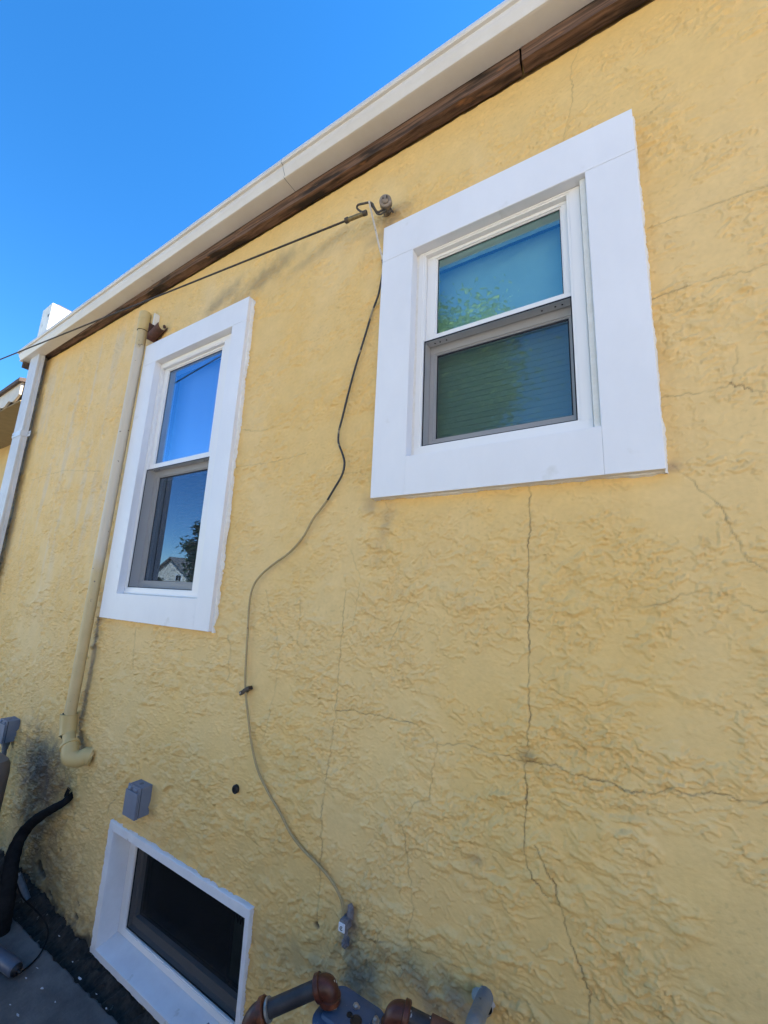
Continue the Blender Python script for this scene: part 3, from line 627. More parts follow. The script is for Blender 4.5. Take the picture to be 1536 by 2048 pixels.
# overhead service wire
wa, wb = at(728, 427, 1.10), at(0, 719, .78); wdir = (wb-wa); far = wa+wdir*4.2
svc = empty('service_wire', wa); tag(svc, 'thin black overhead wire running from the hook past the gutter to the left', 'wire')
b = new(); pts = []
for k in range(61):
    u = k/60; pts.append(wa+(far-wa)*u+Vector((0, 0, -.9*u*(1-u)*.35+.0)) + Vector((0, 0, .9*.35*(u if u < .2 else .2)*(0.8 if u < .2 else .8))*1) if False else wa+(far-wa)*u)
s0 = at(697, 442, 1.095)
tube(b, pts, .0042, 8); link('strand', b, 'wire', svc, smooth=True)
b = new(); sd = (wb-wa).normalized(); q = at(724, 430, 1.10)
tube(b, [wa-sd*.0, wa+sd*.075], .0085, 12); link('sleeve', b, 'sleeve', svc, smooth=True)
b = new(); tube(b, [wa+sd*.072, wa+sd*.086], .011, 12); link('clamp', b, 'hook', svc, smooth=True); b = new(); tube(b, [wa-sd*.012, wa+sd*.004], .010, 12); link('clamp', b, 'hook', svc, smooth=True)

# drooping cable, cream at the top, black where bare, painted tan lower down
cab = empty('drop_cable', at(688, 1835, 1.175)); tag(cab, 'slender cable drooping down the wall from the hook to the small cube plug', 'cable')
def cable(name, P, r, mat, lab=None):
    b = new(); tube(b, catmull([at(*q) for q in P], .008), r, 10); o = link(name, b, mat, cab, smooth=True)
    if lab: tag(o, lab)
M['cab1'] = add_spots(node_mat('cream_cable', (.62, .55, .46), (.5, .44, .36), rough=.5, scale=80), (.08, .07, .06), 60, .64, .67)
M['cab2'] = add_spots(node_mat('black_cable', (.02, .02, .022), (.05, .045, .04), rough=.5, scale=60), (.30, .24, .14), 18, .60, .63)
M['cab3'] = add_spots(node_mat('tan_painted_cable', (.36, .26, .12), (.42, .31, .15), rough=.6, scale=30), (.14, .10, .05), 30, .68, .74)
cable('cream_length', [(738, 402, 1.085), (742, 420, 1.10), (750, 455, 1.12), (759, 495, 1.14), (764, 512, 1.152), (765, 520, 1.155)], .0037, 'cab1', 'cream upper length of the cable')
cable('black_length', [(765, 520, 1.155), (766, 540, 1.158), (762, 565, 1.16), (756, 592, 1.165), (744, 625, 1.168), (730, 672, 1.168), (712, 730, 1.168), (697, 785, 1.168), (684, 838, 1.168), (678, 862, 1.168), (677, 885, 1.168), (684, 905, 1.168), (689, 926, 1.168), (684, 950, 1.168), (668, 978, 1.168), (655, 1000, 1.168)], .0040, 'cab2', 'bare black middle length of the cable')
cable('tan_length', [(655, 1000, 1.168), (640, 1020, 1.168), (625, 1040, 1.168), (607, 1073, 1.168), (580, 1104, 1.168), (545, 1130, 1.168), (522, 1150, 1.168), (507, 1172, 1.168), (499, 1205, 1.168), (495, 1270, 1.168), (491, 1340, 1.168), (491, 1382, 1.168), (496, 1430, 1.168),
     (502, 1480, 1.168), (514, 1535, 1.168), (535, 1582, 1.168), (560, 1625, 1.168), (580, 1665, 1.168), (605, 1698, 1.168), (635, 1728, 1.168), (662, 1760, 1.168), (680, 1793, 1.168), (686, 1815, 1.168), (685, 1838, 1.165)], .0041, 'cab3', 'tan painted lower length of the cable')
# cable clip
c0 = at(487, 1382, 1.165); clip = empty('cable_clip', c0); tag(clip, 'small black clip pinning the tan cable to the wall', 'clip')
b = new(); a_, c_ = at(477, 1388, 1.165), at(497, 1376, 1.160); d = (c_-a_); n_ = Vector((-d.z, 0, d.x)).normalized()*.0075
def slab(bm, p, q, hw, y0, y1, bev=.001): prism_y(bm, [(p.x-hw.x, p.z-hw.z), (q.x-hw.x, q.z-hw.z), (q.x+hw.x, q.z+hw.z), (p.x+hw.x, p.z+hw.z)], y0, y1, bev)
slab(b, a_, a_+d*.62, n_, -.012, .0, .0012); slab(b, a_+d*.5, c_, n_*.95, -.021, .0, .002); link('clip_body', b, 'black', clip)
b = new(); lathe(b, a_+d*.13+Vector((0, Y(1.168)-a_.y, 0)), (0, -1, 0), [(0, .004), (.002, .004), (.003, .002)], 10); link('nail', b, 'galv', clip)
# plug at the lower end: grey block with a white square face, then a wad of filler
pc = at(685, 1852, 1.15); plug = empty('cube_plug', pc); tag(plug, 'small cube plug with a white square face at the foot of the tan cable', 'plug')
b = new(); box(b, pc.x-.0105, pc.x+.0115, -.032, .004, pc.z-.013, pc.z+.014, .003); link('block', b, 'cement', plug)
b = new(); box(b, pc.x-.0105, pc.x+.0105, -.0355, -.0315, pc.z-.0125, pc.z+.0085, .001); link('face', b, 'white', plug)
b = new(); t = []
for k in range(20): a = k/19*5.2+.6; t.append((pc.x+.0045*math.cos(a), -.0360, pc.z-.003+.0045*math.sin(a)))
tube(b, t, .0011, 6); lathe(b, (pc.x, -.0357, pc.z-.003), (0, -1, 0), [(0, .0017), (.0009, .0015)], 10); link('ring_mark', b, 'conduit', plug)
def blob(bm, c, rx, ry, rz, seed=0, sub=3, amp=.22):
    t = bmesh.new(); bmesh.ops.create_icosphere(t, subdivisions=sub, radius=1)
    from mathutils import noise
    for v in t.verts:
        k = 1+amp*noise.noise(v.co*1.7+Vector((seed, 0, 0)))*2+amp*.5*noise.noise(v.co*4+Vector((seed, 5, 0))); v.co = Vector((c[0]+v.co.x*rx*k, c[1]+v.co.y*ry*k, c[2]+v.co.z*rz*k))
    merge(bm, t)
b = new(); blob(b, (pc.x+.007, -.004, pc.z+.024), .012, .008, .020, 3); w0 = at(690, 1836, 1.17)
link('mortar', b, 'cement', plug, smooth=True)
pf = at(688, 1886, 1.16); b = new(); blob(b, (pf.x, -.010, pf.z-.004), .0115, .015, .012, 8); tube(b, [(pf.x+.002, -.012, pf.z+.03), (pf.x, -.016, pf.z+.004)], [.004, .006], 8)
o = link('pipe_stub', b, 'cement', None, smooth=True); tag(o, 'grey lump of filler with a short stub just below the cube plug', 'stub')
# black round grommet
pg = at(472, 1578, 1.18); b = new(); lathe(b, (pg.x, .003, pg.z), (0, -1, 0), [(0, .015), (.009, .015), (.011, .013), (.011, .009), (.007, .008), (.007, .001)], 28)
o = link('wall_grommet', b, 'black', None, smooth=True); tag(o, 'black round rubber grommet in the wall left of the tan cable', 'grommet')

# outlet boxes
def outlet_box(name, x0, x1, z0, z1, yfr, label, door=True):
    e = empty(name, ((x0+x1)/2, 0, z0)); tag(e, label, 'outlet box')
    b = new(); box(b, x0, x1, yfr+.018, .004, z0, z1, .003); link('box_body', b, 'greybox', e)
    b = new(); box(b, x0+.002, x1-.002, yfr+.0145, yfr+.0185, z0+.002, z1-.002, 0); link('gasket', b, 'dark', e)
    b = new(); box(b, x0-.001, x1+.001, yfr+.009, yfr+.0148, z0-.001, z1+.001, .0012); box(b, x0-.001, x1+.001, yfr, yfr+.0075, z0-.001, z1-.018, .0025)
    lathe(b, (x0+.012, yfr+.006, z1-.010), (1, 0, 0), [(0, .006), (.022, .006)], 12); lathe(b, (x1-.034, yfr+.006, z1-.010), (1, 0, 0), [(0, .006), (.022, .006)], 12)
    link('cover', b, 'greybox', e)
    b = new(); lathe(b, ((x0+x1)/2, yfr+.04, z1), (0, 0, 1), [(0, .009), (.0012, .009), (.0016, .007)], 16); link('knockout', b, 'conduit', e)
    return e
jA = outlet_box('outlet_box', -1.952, -1.860, ZC-.967, ZC-.851, Y(1.120), 'grey weatherproof outlet box above the basement window')
jB = outlet_box('outlet_box', -3.425, -3.318, ZC-.975, ZC-.853, Y(1.108), 'grey outlet box on a conduit at the far left above the brown housing')
b = new(); cxx = -3.37; lathe(b, (cxx, -.030, ZC-.974), (0, 0, -1), [(0, .020), (.028, .020), (.030, .016), (.050, .016)], 16); tube(b, [(cxx, -.030, ZC-1.01), (cxx, -.030, ZC-1.30), (cxx, -.030, .03)], .0125, 14)
link('conduit', b, 'conduit', jB, smooth=True)

# vent pipe: coupling, run, collars and elbow into the wall
vp = empty('vent_pipe', at(145, 1510, 1.13)); tag(vp, 'painted plastic vent pipe running up beside the farther window', 'pipe')
def vp_mat():
    m = node_mat('vent_pipe_paint', (.60, .46, .24), (.56, .42, .21), rough=.5, scale=8)
    t = m.node_tree; n = t.nodes; L = t.links; bc = n['Principled BSDF'].inputs['Base Color']; tc = n.new('ShaderNodeTexCoord'); sp = n.new('ShaderNodeSeparateXYZ'); L.new(tc.outputs['Object'], sp.inputs[0])
    no = n.new('ShaderNodeTexNoise'); no.inputs['Scale'].default_value = 14; no.inputs['Detail'].default_value = 5; L.new(tc.outputs['Object'], no.inputs[0])
    # height of a pale unpainted band on the run
    zz = n.new('ShaderNodeMath'); zz.operation = 'MULTIPLY_ADD'; L.new(no.outputs[0], zz.inputs[0]); zz.inputs[1].default_value = .12; L.new(sp.outputs[2], zz.inputs[2])
    org = vp.location.z; zb, zt_ = at(200, 1130, 1.12).z-org+.06, at(285, 690, 1.12).z-org+.06
    a = n.new('ShaderNodeMapRange'); a.inputs[1].default_value = zb-.05; a.inputs[2].default_value = zb+.05; L.new(zz.outputs[0], a.inputs[0])
    c = n.new('ShaderNodeMapRange'); c.inputs[1].default_value = zt_+.01; c.inputs[2].default_value = zt_-.01; L.new(zz.outputs[0], c.inputs[0])
    mu = n.new('ShaderNodeMath'); mu.operation = 'MULTIPLY'; L.new(a.outputs[0], mu.inputs[0]); L.new(c.outputs[0], mu.inputs[1])
    mx = n.new('ShaderNodeMix'); mx.data_type = 'RGBA'; L.new(bc.links[0].from_socket, mx.inputs[6]); mx.inputs[7].default_value = (.62, .53, .40, 1); L.new(mu.outputs[0], mx.inputs[0]); L.new(mx.outputs[2], bc)
    add_spots(m, (.20, .16, .12), 45, .68, .71); return m
M['ventpaint'] = vp_mat(); M['vy'] = node_mat('yellow_pipe_paint', (.62, .46, .20), (.57, .42, .18), rough=.45, scale=10)
D = 1.13; r = .0275
top = H(-2.584, 1.70, D); c1 = H(-2.584, 1.575, D); bot = H(-2.632, -.70, D)
b = new(); tube(b, [top-Vector((0, 0, .02)), c1, bot], r, 24); link('pipe', b, 'ventpaint', vp, smooth=True)
b = new(); tube(b, [c1-Vector((0, 0, .004)), c1+Vector((0, 0, .004)), c1+Vector((0, 0, .10)), top+Vector((0, 0, -.012)), top+Vector((0, 0, -.004)), top], [r+.001, r+.007, r+.0065, r+.0065, r+.006, r+.001], 24)
tube(b, [c1+Vector((0, 0, .066)), c1+Vector((0, 0, .068)), c1+Vector((0, 0, .072)), c1+Vector((0, 0, .074))], [r+.006, r+.0085, r+.0085, r+.006], 24); link('coupling', b, 'vy', vp, smooth=True)
k1 = H(-2.640, -.705, D); k2 = H(-2.618, -.785, D); k3 = H(-2.556, -.862, D-.012); k4 = Vector((H(-2.40, -.852, 1.15).x, .01, H(-2.40, -.852, 1.16).z))
b = new(); tube(b, [k1+Vector((0, 0, .012)), k1+Vector((0, 0, .010)), k1, k2, k2-Vector((-.002, 0, .004)), k2-Vector((-.003, 0, .006))], [r, r+.012, r+.012, r+.009, r+.012, r+.010], 24); link('collar', b, 'vy', vp, smooth=True)
b = new(); tube(b, [k2+Vector((0, 0, .01)), k2*.3+k3*.7], r+.001, 24); link('offset', b, 'vy', vp, smooth=True)
b = new(); e0_ = k2*.38+k3*.62; el = catmull([e0_, e0_*.5+k3*.5, k3+Vector((.01, -.0, -.022)), k3*.45+k4*.55+Vector((0, -.012, -.018)), k4*.75+k3*.25+Vector((0, -.006, 0)), k4], .006)
tube(b, el, r+.010, 24); tube(b, [e0_-(k3-k2).normalized()*.004, e0_, e0_+(k3-k2).normalized()*.012, e0_+(k3-k2).normalized()*.014], [r+.006, r+.016, r+.016, r+.008], 24)
dd_ = (k4-k3).normalized(); tube(b, [k4-dd_*.022, k4-dd_*.02, k4-dd_*.004, k4-dd_*.002], [r+.008, r+.016, r+.016, r+.008], 24); link('elbow', b, 'vy', vp, smooth=True)
b = new(); dn = (k3-k2).normalized()
for pq, dq in ((k1+Vector((0, 0, .013)), Vector((0, 0, -1))), (k2-Vector((-.003, 0, .007)), dn), (e0_-dn*.0045, dn), (c1-Vector((0, 0, .005)), Vector((0, 0, -1)))): tube(b, [pq, pq+dq*.0022], r+.0035, 24); link('seam', b, 'hole', vp, smooth=True); b = new()
# rusty bracket next to the coupling
q = [H(-2.486, 1.592, 1.15), H(-2.345, 1.500, 1.15), H(-2.362, 1.452, 1.15), H(-2.508, 1.450, 1.15)]
e = empty('rusty_bracket', (q[3].x, 0, q[3].z)); tag(e, 'rusty brown metal bracket between the vent pipe top and the window casing', 'bracket')
b = new(); tk = .004
xa, xb = q[0].x+.035, q[1].x-.005
for (p, s) in (((xa, -.095), (xa+tk, .004)),): box(b, p[0], s[0], -.062, s[1], ZC+1.455, ZC+1.565, .001)
t = bmesh.new(); prof = []
for k in range(13): a = math.pi*k/12; prof.append((-.042+.036*math.cos(a)*1.0, 1.470+.0-.030*math.sin(a)*.0))
merge(b, t)
# half-round scupper: open trough sloping down towards the pipe
pts = []
tt = bmesh.new(); rr = []
for u in (0, 1):
    cxp = xa+(xb-xa)*u; cz = ZC+1.480+.040*u; ring_ = []
    for k in range(15):
        a = math.pi+math.pi*k/14; ring_.append((cxp, -.030+.030*math.cos(a), cz+.036*math.sin(a)+.015))
    for k in range(14, -1, -1):
        a = math.pi+math.pi*k/14; ring_.append((cxp, -.030+.026*math.cos(a), cz+.032*math.sin(a)+.015))
    rr.append([tt.verts.new(v) for v in ring_])
tt.faces.new(rr[0]); tt.faces.new(rr[1][::-1])
for k in range(30): tt.faces.new((rr[0][k], rr[1][k], rr[1][(k+1) % 30], rr[0][(k+1) % 30]))
merge(b, tt); link('trough', b, 'rustplate', e)
b = new(); box(b, xa-.030, xa-.018, -.030, .003, ZC+1.52, ZC+1.66, .002); link('strap', b, 'caulk', e)
b = new(); lathe(b, (xb-.02, -.008, ZC+1.535), (0, -.3, 1), [(0, .008), (.014, .008), (.018, .004)], 8); link('bolt', b, 'rustplate', e)

# ================================================================ GROUND LEVEL, LEFT
# black drain hose
hs = empty('black_hose', at(18, 1800, 1.02)); tag(hs, 'thick black wrapped hose bending from the wall down to the ground at the left', 'hose')
P = [(150, 1588, 1.20), (140, 1594, 1.17), (128, 1605, 1.14), (110, 1615, 1.12), (88, 1628, 1.10), (66, 1644, 1.08), (47, 1665, 1.06), (33, 1690, 1.04), (24, 1720, 1.02), (18, 1760, 1.01), (12, 1810, 1.0), (5, 1850, 1.0), (-4, 1900, 1.0), (-16, 1960, 1.0)]
pp = catmull([at(*q) for q in P], .012); b = new(); nn = len(pp)
tube(b, pp, .024, 18, rfun=lambda u: (.017+.015*sst(0, .55, u))*(1+.05*math.sin(u*160)+.03*math.sin(u*61))); link('hose_body', b, 'hose', hs, smooth=True)
b = new(); 
for k in range(9):
    a = k/9*6.28; p = at(138, 1590, 1.165); q2 = p+Vector((.022*math.cos(a), -.006, .022*math.sin(a)+.004)); tube(b, [p, (p+q2)/2+Vector((0, -.01, 0)), q2+Vector((random.uniform(-.006, .006), 0, random.uniform(0, .02)))], [.007, .006, .002], 6)
link('torn_end', b, 'hose', hs)
# brown housing at the picture's left edge
bh = empty('utility_housing', (-3.12, -.25, 0)); tag(bh, 'brown rounded plastic housing at the left edge under the far outlet box', 'housing')
b = new(); zt_ = H(0, -1.10, .93).z; xr = H(-3.20, 0, .98).x+.02
secs = [(.0, .86), (.10, .90), (zt_-.16, .985), (zt_-.06, 1.0), (zt_-.02, .985), (zt_, .93)]
for (za, sa_), (zb_, sb_) in zip(secs, secs[1:]): pass
t = bmesh.new(); rings = []; cxh, cyh, hw, hd, rc = xr-.26, Y(.98)-.13, .26, .13, .06
for z, s_ in secs:
    rg = []
    for (sx, sy, a0) in ((1, 1, 0), (-1, 1, 90), (-1, -1, 180), (1, -1, 270)):
        for k in range(6):
            a = R(a0+90*k/5); rg.append(t.verts.new((cxh+(sx*(hw-rc)+rc*math.cos(a))*s_, cyh+(sy*(hd-rc)+rc*math.sin(a))*s_, z)))
    rings.append(rg)
for a, c in zip(rings, rings[1:]):
    for k in range(24): t.faces.new((a[k], a[(k+1) % 24], c[(k+1) % 24], c[k]))
t.faces.new(rings[0][::-1]); t.faces.new(rings[-1]); merge(b, t); link('shell', b, 'brown', bh, smooth=True)
b = new(); box(b, cxh-.20, cxh+.20, cyh-.132, cyh-.122, .12, zt_-.2, .003); link('front_panel', b, 'brown', bh)

# ground sheets
def sheet(name, x0, x1, y0, y1, z, nx, ny, mat, amp, sc, parent=None, edge=None):
    xs = np.linspace(x0, x1, nx); ys = np.linspace(y0, y1, ny); X, Yy = np.meshgrid(xs, ys); Zz = z+amp*fbm(X/sc, Yy/sc, 301, 4)
    if edge is not None: Zz = edge(X, Yy, Zz)
    V = np.stack([X, Yy, Zz], -1).reshape(-1, 3).astype(np.float32); idx = np.arange(nx*ny).reshape(ny, nx); q = np.stack([idx[:-1, :-1], idx[:-1, 1:], idx[1:, 1:], idx[1:, :-1]], -1).reshape(-1, 4)
    me = bpy.data.meshes.new(name); me.from_pydata(V.tolist(), [], q.tolist()); me.polygons.foreach_set('use_smooth', np.ones(len(q), bool)); me.materials.append(M[mat])
    o = bpy.data.objects.new(name, me); COL.objects.link(o); return o
def ge(X, Yy, Zz):          # the yard: lowered under the slab and dirt strip
    return Zz
b = new(); s = 400; b.faces.new([b.verts.new(v) for v in ((-s, -s, -.05), (s, -s, -.05), (s, s, -.05), (-s, s, -.05))]); o = link('ground', b, 'yard'); tag(o, kind='structure')
def slab_edge(X, Yy, Zz):
    lim = -.088-.035*sst(-1.6, -2.9, X)+.022*fbm(X/.09, X*0+3, 311, 3)
    return np.where(Yy > lim, Zz-.10*sst(0, .012, Yy-lim), Zz)
o = sheet('concrete_path', -5.2, 1.6, -1.5, -.06, .0, 900, 260, 'concrete', .0025, .12, edge=slab_edge); tag(o, kind='structure')
b = new(); box(b, -9, 9, -2.7, -1.5, -.045, -.002); tag(link('walkway', b, 'concrete'), kind='structure'); b = new(); box(b, -9, 9, -9, -2.705, -.045, -.002); box(b, 1.6, 6, -1.5, -.06, -.045, -.003); box(b, -9, -5.2, -1.5, -.06, -.045, -.003)
M['slab2'] = node_mat('pale_concrete', (.40, .36, .31), (.34, .31, .27), rough=.9, scale=3, bump=.002, bscale=60)
o = link('patio', b, 'slab2'); tag(o, kind='structure')
def dirt_edge(X, Yy, Zz):
    up = sst(-.07, .0, Yy)*(.018+.05*sst(-1.9, -3.2, X)); return Zz+up+.012*np.maximum(0, fbm(X/.02, Yy/.02, 321, 3))
o = sheet('dirt_strip', -5.2, 1.6, -.25, .006, -.022, 1500, 60, 'dirt', .030, .07, edge=dirt_edge); tag(o, kind='structure')

# loose bits: paint chips and leaf litter (each a thing of its own)
chips = [(84, 1978, .011, 'largest white paint chip, lying on the concrete near the grey canister'), (52, 1957, .006, 'small white chip just right of the grey canister'), (75, 1938, .007, 'white chip where the thin lead leaves the canister'),
 (20, 2010, .006, 'pale chip nearest the lower left corner'), (35, 2032, .009, 'long pale sliver at the bottom edge left of the window'), (160, 1958, .009, 'white chip on the edge of the dirt strip below the window corner'),
 (145, 1925, .006, 'tiny chip in the black dirt left of the window sill'), (193, 1990, .007, 'white sliver in the dirt midway along the window sill'), (118, 1872, .008, 'pale chip against the wall at the top of the dirt strip'),
 (212, 2018, .006, 'small chip in the dirt close to the bottom edge'), (110, 2005, .005, 'tiny pale fleck in the middle of the dark concrete')]
def on_ground(px, py, z=.0):
    d = CF+CR*((px-768)/F_PX)-CU*((py-1024)/F_PX); return CAM+d*((z-CAM.z)/d.z)
for i, (px, py, s, lab) in enumerate(chips):
    p = on_ground(px, py, .006); b = new(); a0 = random.random()*6; n = random.choice((4, 5, 6)); poly = []
    for k in range(n): a = a0+6.283*k/n; rr_ = s*random.uniform(.35, 1.15); poly.append((rr_*math.cos(a)*(1.5 if i % 3 else .7)+rr_*math.sin(a)*.4, rr_*math.sin(a)*.5))
    t = bmesh.new(); lo = [t.verts.new((p.x+x, p.y+y, p.z+random.uniform(0, .003))) for x, y in poly]; hi = [t.verts.new(v.co+Vector((0, 0, .0012))) for v in lo]
    t.faces.new(lo[::-1]); t.faces.new(hi)
    for k in range(n): t.faces.new((lo[k], lo[(k+1) % n], hi[(k+1) % n], hi[k]))
    merge(b, t); o = link('paint_chip', b, 'chip'); tag(o, lab, 'paint chip', 'paint chips scattered on the concrete')

# grey cylinder on the ground with its thin lead, and a grey probe leaning at the wall
cy = empty('grey_canister', on_ground(10, 1965)); tag(cy, 'grey metal canister lying on the concrete at the lower left corner', 'canister')
p1 = on_ground(30, 1955, .0)+Vector((0, 0, .026)); p2 = p1+Vector((-.22, -.03, .0)); ax = (p2-p1)
b = new(); lathe(b, p1, ax, [(0, .021), (.004, .024), (.010, .026), (.19, .026), (.2, .02)], 32); link('can', b, 'cylgrey', cy, smooth=True)
b = new(); lathe(b, p1-ax.normalized()*.014, ax, [(0, .009), (.005, .011), (.010, .020), (.018, .0225)], 24); lathe(b, p1-ax.normalized()*.03, ax, [(0, .004), (.02, .006)], 12); link('end_cap', b, 'dark', cy, smooth=True)
lead = empty('thin_lead', p1); tag(lead, 'thin black lead looping from the grey canister up to the leaning probe', 'cord')
st_ = p1-ax.normalized()*.028
P = [st_, on_ground(58, 1932, .008), on_ground(80, 1908, .010), on_ground(94, 1878, .022), at(94, 1852, 1.09), at(80, 1830, 1.12), at(62, 1812, 1.12), at(45, 1795, 1.10), at(34, 1770, 1.08), at(28, 1745, 1.06)]
b = new(); tube(b, catmull(P, .01), .0033, 8); link('cord', b, 'hose', lead, smooth=True)
pr_ = empty('probe', at(50, 1800, 1.12)); tag(pr_, 'small grey cylindrical probe with a silver tip leaning by the black hose', 'probe')
a1, a2 = at(37, 1752, 1.10), at(54, 1800, 1.13); b = new(); tube(b, [a1, a2], .015, 16); link('barrel', b, 'conduit', pr_, smooth=True)
b = new(); tube(b, [a1+(a1-a2).normalized()*.012, a1-(a1-a2).normalized()*.004], .012, 12); link('tip', b, 'galv', pr_, smooth=True)

# ================================================================ GAS METER (bottom edge)
D0 = .95
gm = empty('gas_meter', (at(690, 2090, .93).x, at(690, 2090, .93).y, 0)); tag(gm, 'blue grey gas meter with rusty pipe elbows at the bottom edge', 'gas meter')
def seg_pipe(name, P, r, mat, s=20): b = new(); tube(b, P, r, s); return link(name, b, mat, gm, smooth=True)
E0 = at(512, 2030, .86); E1 = at(658, 1966, .94); E1d = at(655, 2050, .94)
def elbow(name, c, da, db, r, rr_=.028):
    """90-degree cast elbow with thick collars; da, db unit directions of its two mouths"""
    da = da.normalized(); db = db.normalized(); a = c+da*rr_; e_ = c+db*rr_; pts = []
    for k in range(11):
        t_ = k/10; pts.append(a*(1-t_)**2+c*2*t_*(1-t_)+e_*t_**2)
    b = new(); tube(b, pts, r, 24)
    for p, d in ((a, da), (e_, db)): tube(b, [p-d*.006, p-d*.004, p+d*.006, p+d*.009], [r*.98, r*1.2, r*1.2, r*1.05], 24)
    return link(name, b, mat_rust(), gm, smooth=True)
def mat_rust(): return 'rust'
d01 = (E1-E0).normalized()
dwn = Vector((0, 0, -1)); lf = Vector((.1, -.15, -1)).normalized()
elbow('elbow', E1+d01*.004, -d01, dwn, .0215); elbow('elbow', E0-d01*.012, d01, lf, .0225)
seg_pipe('pipe', [E0+d01*.025, E1-d01*.026], .0168, 'iron')
b = new(); tube(b, [E0+d01*.028, E0+d01*.029, E0+d01*.034, E0+d01*.035], [.0165, .0215, .0215, .0165], 24); link('tape_band', b, 'galv', gm, smooth=True)
c_e1 = E1+d01*.004
seg_pipe('pipe', [c_e1+dwn*.03, c_e1+dwn*.36], .0160, 'iron')
seg_pipe('pipe', [E0-d01*.012+lf*.03, E0-d01*.012+lf*.62], .0165, 'iron')
E2 = at(786, 2018, .95); d2 = (at(880, 2066, .98)-E2).normalized()
elbow('elbow', E2, dwn, d2, .021); seg_pipe('pipe', [E2+d2*.028, E2+d2*.085], .0165, 'iron'); seg_pipe('pipe', [E2+dwn*.03, E2+dwn*.40], .016, 'iron')
b = new(); tube(b, [E2+d2*.080, E2+d2*.082, E2+d2*.15, E2+d2*.152], [.017, .0215, .0215, .017], 24); link('coupling', b, 'rustplate', gm, smooth=True)
# meter body top: rounded casting with flange bolts
def on_level(px, py, z):
    d = CF+CR*((px-768)/F_PX)-CU*((py-1024)/F_PX); return CAM+d*((z-CAM.z)/d.z)
mc = at(698, 2032, .95); zt_m = mc.z
b = new(); t = bmesh.new(); hw_m, hd_m, rc_m = .066, .052, .022; rings = []
for z, gr_ in ((zt_m-.34, 0), (zt_m-.016, 0), (zt_m-.012, .007), (zt_m-.004, .007), (zt_m, .002), (zt_m, -.012), (zt_m+.005, -.016)):
    rg = []
    for (sx, sy, a0) in ((1, 1, 0), (-1, 1, 90), (-1, -1, 180), (1, -1, 270)):
        for k in range(6):
            a = R(a0+90*k/5); rg.append(t.verts.new((mc.x+sx*(hw_m-rc_m)+(rc_m+gr_)*math.cos(a), mc.y+sy*(hd_m-rc_m)+(rc_m+gr_)*math.sin(a), z)))
    rings.append(rg)
for a, c in zip(rings, rings[1:]):
    for k in range(24): t.faces.new((a[k], a[(k+1) % 24], c[(k+1) % 24], c[k]))
t.faces.new(rings[0][::-1]); t.faces.new(rings[-1]); merge(b, t); link('meter_body', b, 'meter', gm, smooth=True)
for (px, py, rr_) in ((712, 2017, .0065), (668, 2018, .005), (752, 2044, .006)):
    p = on_level(px, py, zt_m+.003); b = new(); lathe(b, p, (0, -.15, 1), [(0, rr_*1.5), (.002, rr_*1.5), (.002, rr_), (.008, rr_), (.010, rr_*.5)], 6); link('bolt', b, 'galv', gm)
for (px, py, rr_) in ((699, 2030, .0055), (712, 2042, .011)):
    p = on_level(px, py, zt_m+.005); b = new(); lathe(b, p, (0, 0, 1), [(0, rr_*1.25), (.0015, rr_*1.2), (.0018, rr_), (.0006, rr_*.95), (.0006, .001)], 20); link('port', b, 'dark', gm, smooth=True)
# stub pipe coming through a collar of white sealant
sp0 = at(968, 2003, 1.18); s1 = at(962, 2015, 1.14); s2 = at(945, 2070, 1.05)
stp = empty('service_pipe', sp0); tag(stp, 'grey painted service pipe leaving the wall through white sealant at the bottom', 'pipe')
b = new(); tube(b, catmull([sp0+Vector((.004, .02, .01)), s1, (s1+s2)/2+Vector((0, 0, .004)), s2, s2+Vector((-.01, -.02, -.12))], .006), .0185, 22)
M['sealant'] = node_mat('old_sealant', (.46, .43, .40), (.30, .28, .25), rough=.8, scale=50, bump=.002)
M['stubgrey'] = add_spots(node_mat('flaking_grey_paint', (.13, .16, .21), (.24, .23, .19), rough=.6, scale=18, bump=.001), (.07, .07, .07), 40, .66, .69)
link('pipe', b, 'stubgrey', stp, smooth=True)
b = new(); ns = 40; c = sp0; pi = []; po = []
for k in range(ns):
    a = 6.283*k/ns; ro = (.029 if 0 < a < 3.3 else .0235)*(1+.25*nz_.noise(Vector((math.cos(a)*1.6, math.sin(a)*1.6, 4)))+random.uniform(-.03, .03)); po.append(b.verts.new((c.x-.002+ro*math.cos(a), -.003, c.z+ro*math.sin(a)*1.05))); pi.append(b.verts.new((c.x+.002+.021*math.cos(a), -.010, c.z+.021*math.sin(a))))
for k in range(ns): b.faces.new((po[k], po[(k+1) % ns], pi[(k+1) % ns], pi[k]))
link('sealant', b, 'sealant', stp, smooth=True)
b = new(); lathe(b, (c.x+.002, -.0025, c.z), (0, -1, 0), [(0, .0215), (.001, .0215)], 24); link('gap', b, 'hole', stp)

# small grey peg in front of the basement window
p = at(400, 2046, 1.05); b = new(); lathe(b, p+Vector((0, 0, -.10)), (.25, .1, 1), [(0, .012), (.08, .012), (.098, .009), (.11, .001)], 10)
box(b, p.x-.04, p.x-.01, p.y-.01, p.y+.012, -.01, p.z-.085, .002)
o = link('grey_stake', b, 'conduit'); tag(o, 'pointed grey stake standing before the basement window sill', 'stake')

# ================================================================ EXTENSION AND CHIMNEY BEYOND THE CORNER
ex = empty('extension', (-6.5, .6, 0)); tag(ex, 'low yellow building beyond the downspout with a scalloped eave and white chimney', 'building')
DW, DF = 1.78, 1.30
b = new(); box(b, -10.5, HX0-.004, Y(DW), 5.0, -.04, ZC+1.745); link('wall', b, 'yellow2', ex)
xr_ = -5.15; zf0 = ZC+1.745
b = new(); box(b, -10.6, xr_, Y(DF), Y(DW)-.002, zf0-.012, zf0+.0, 0); link('soffit', b, 'soffit2', ex)
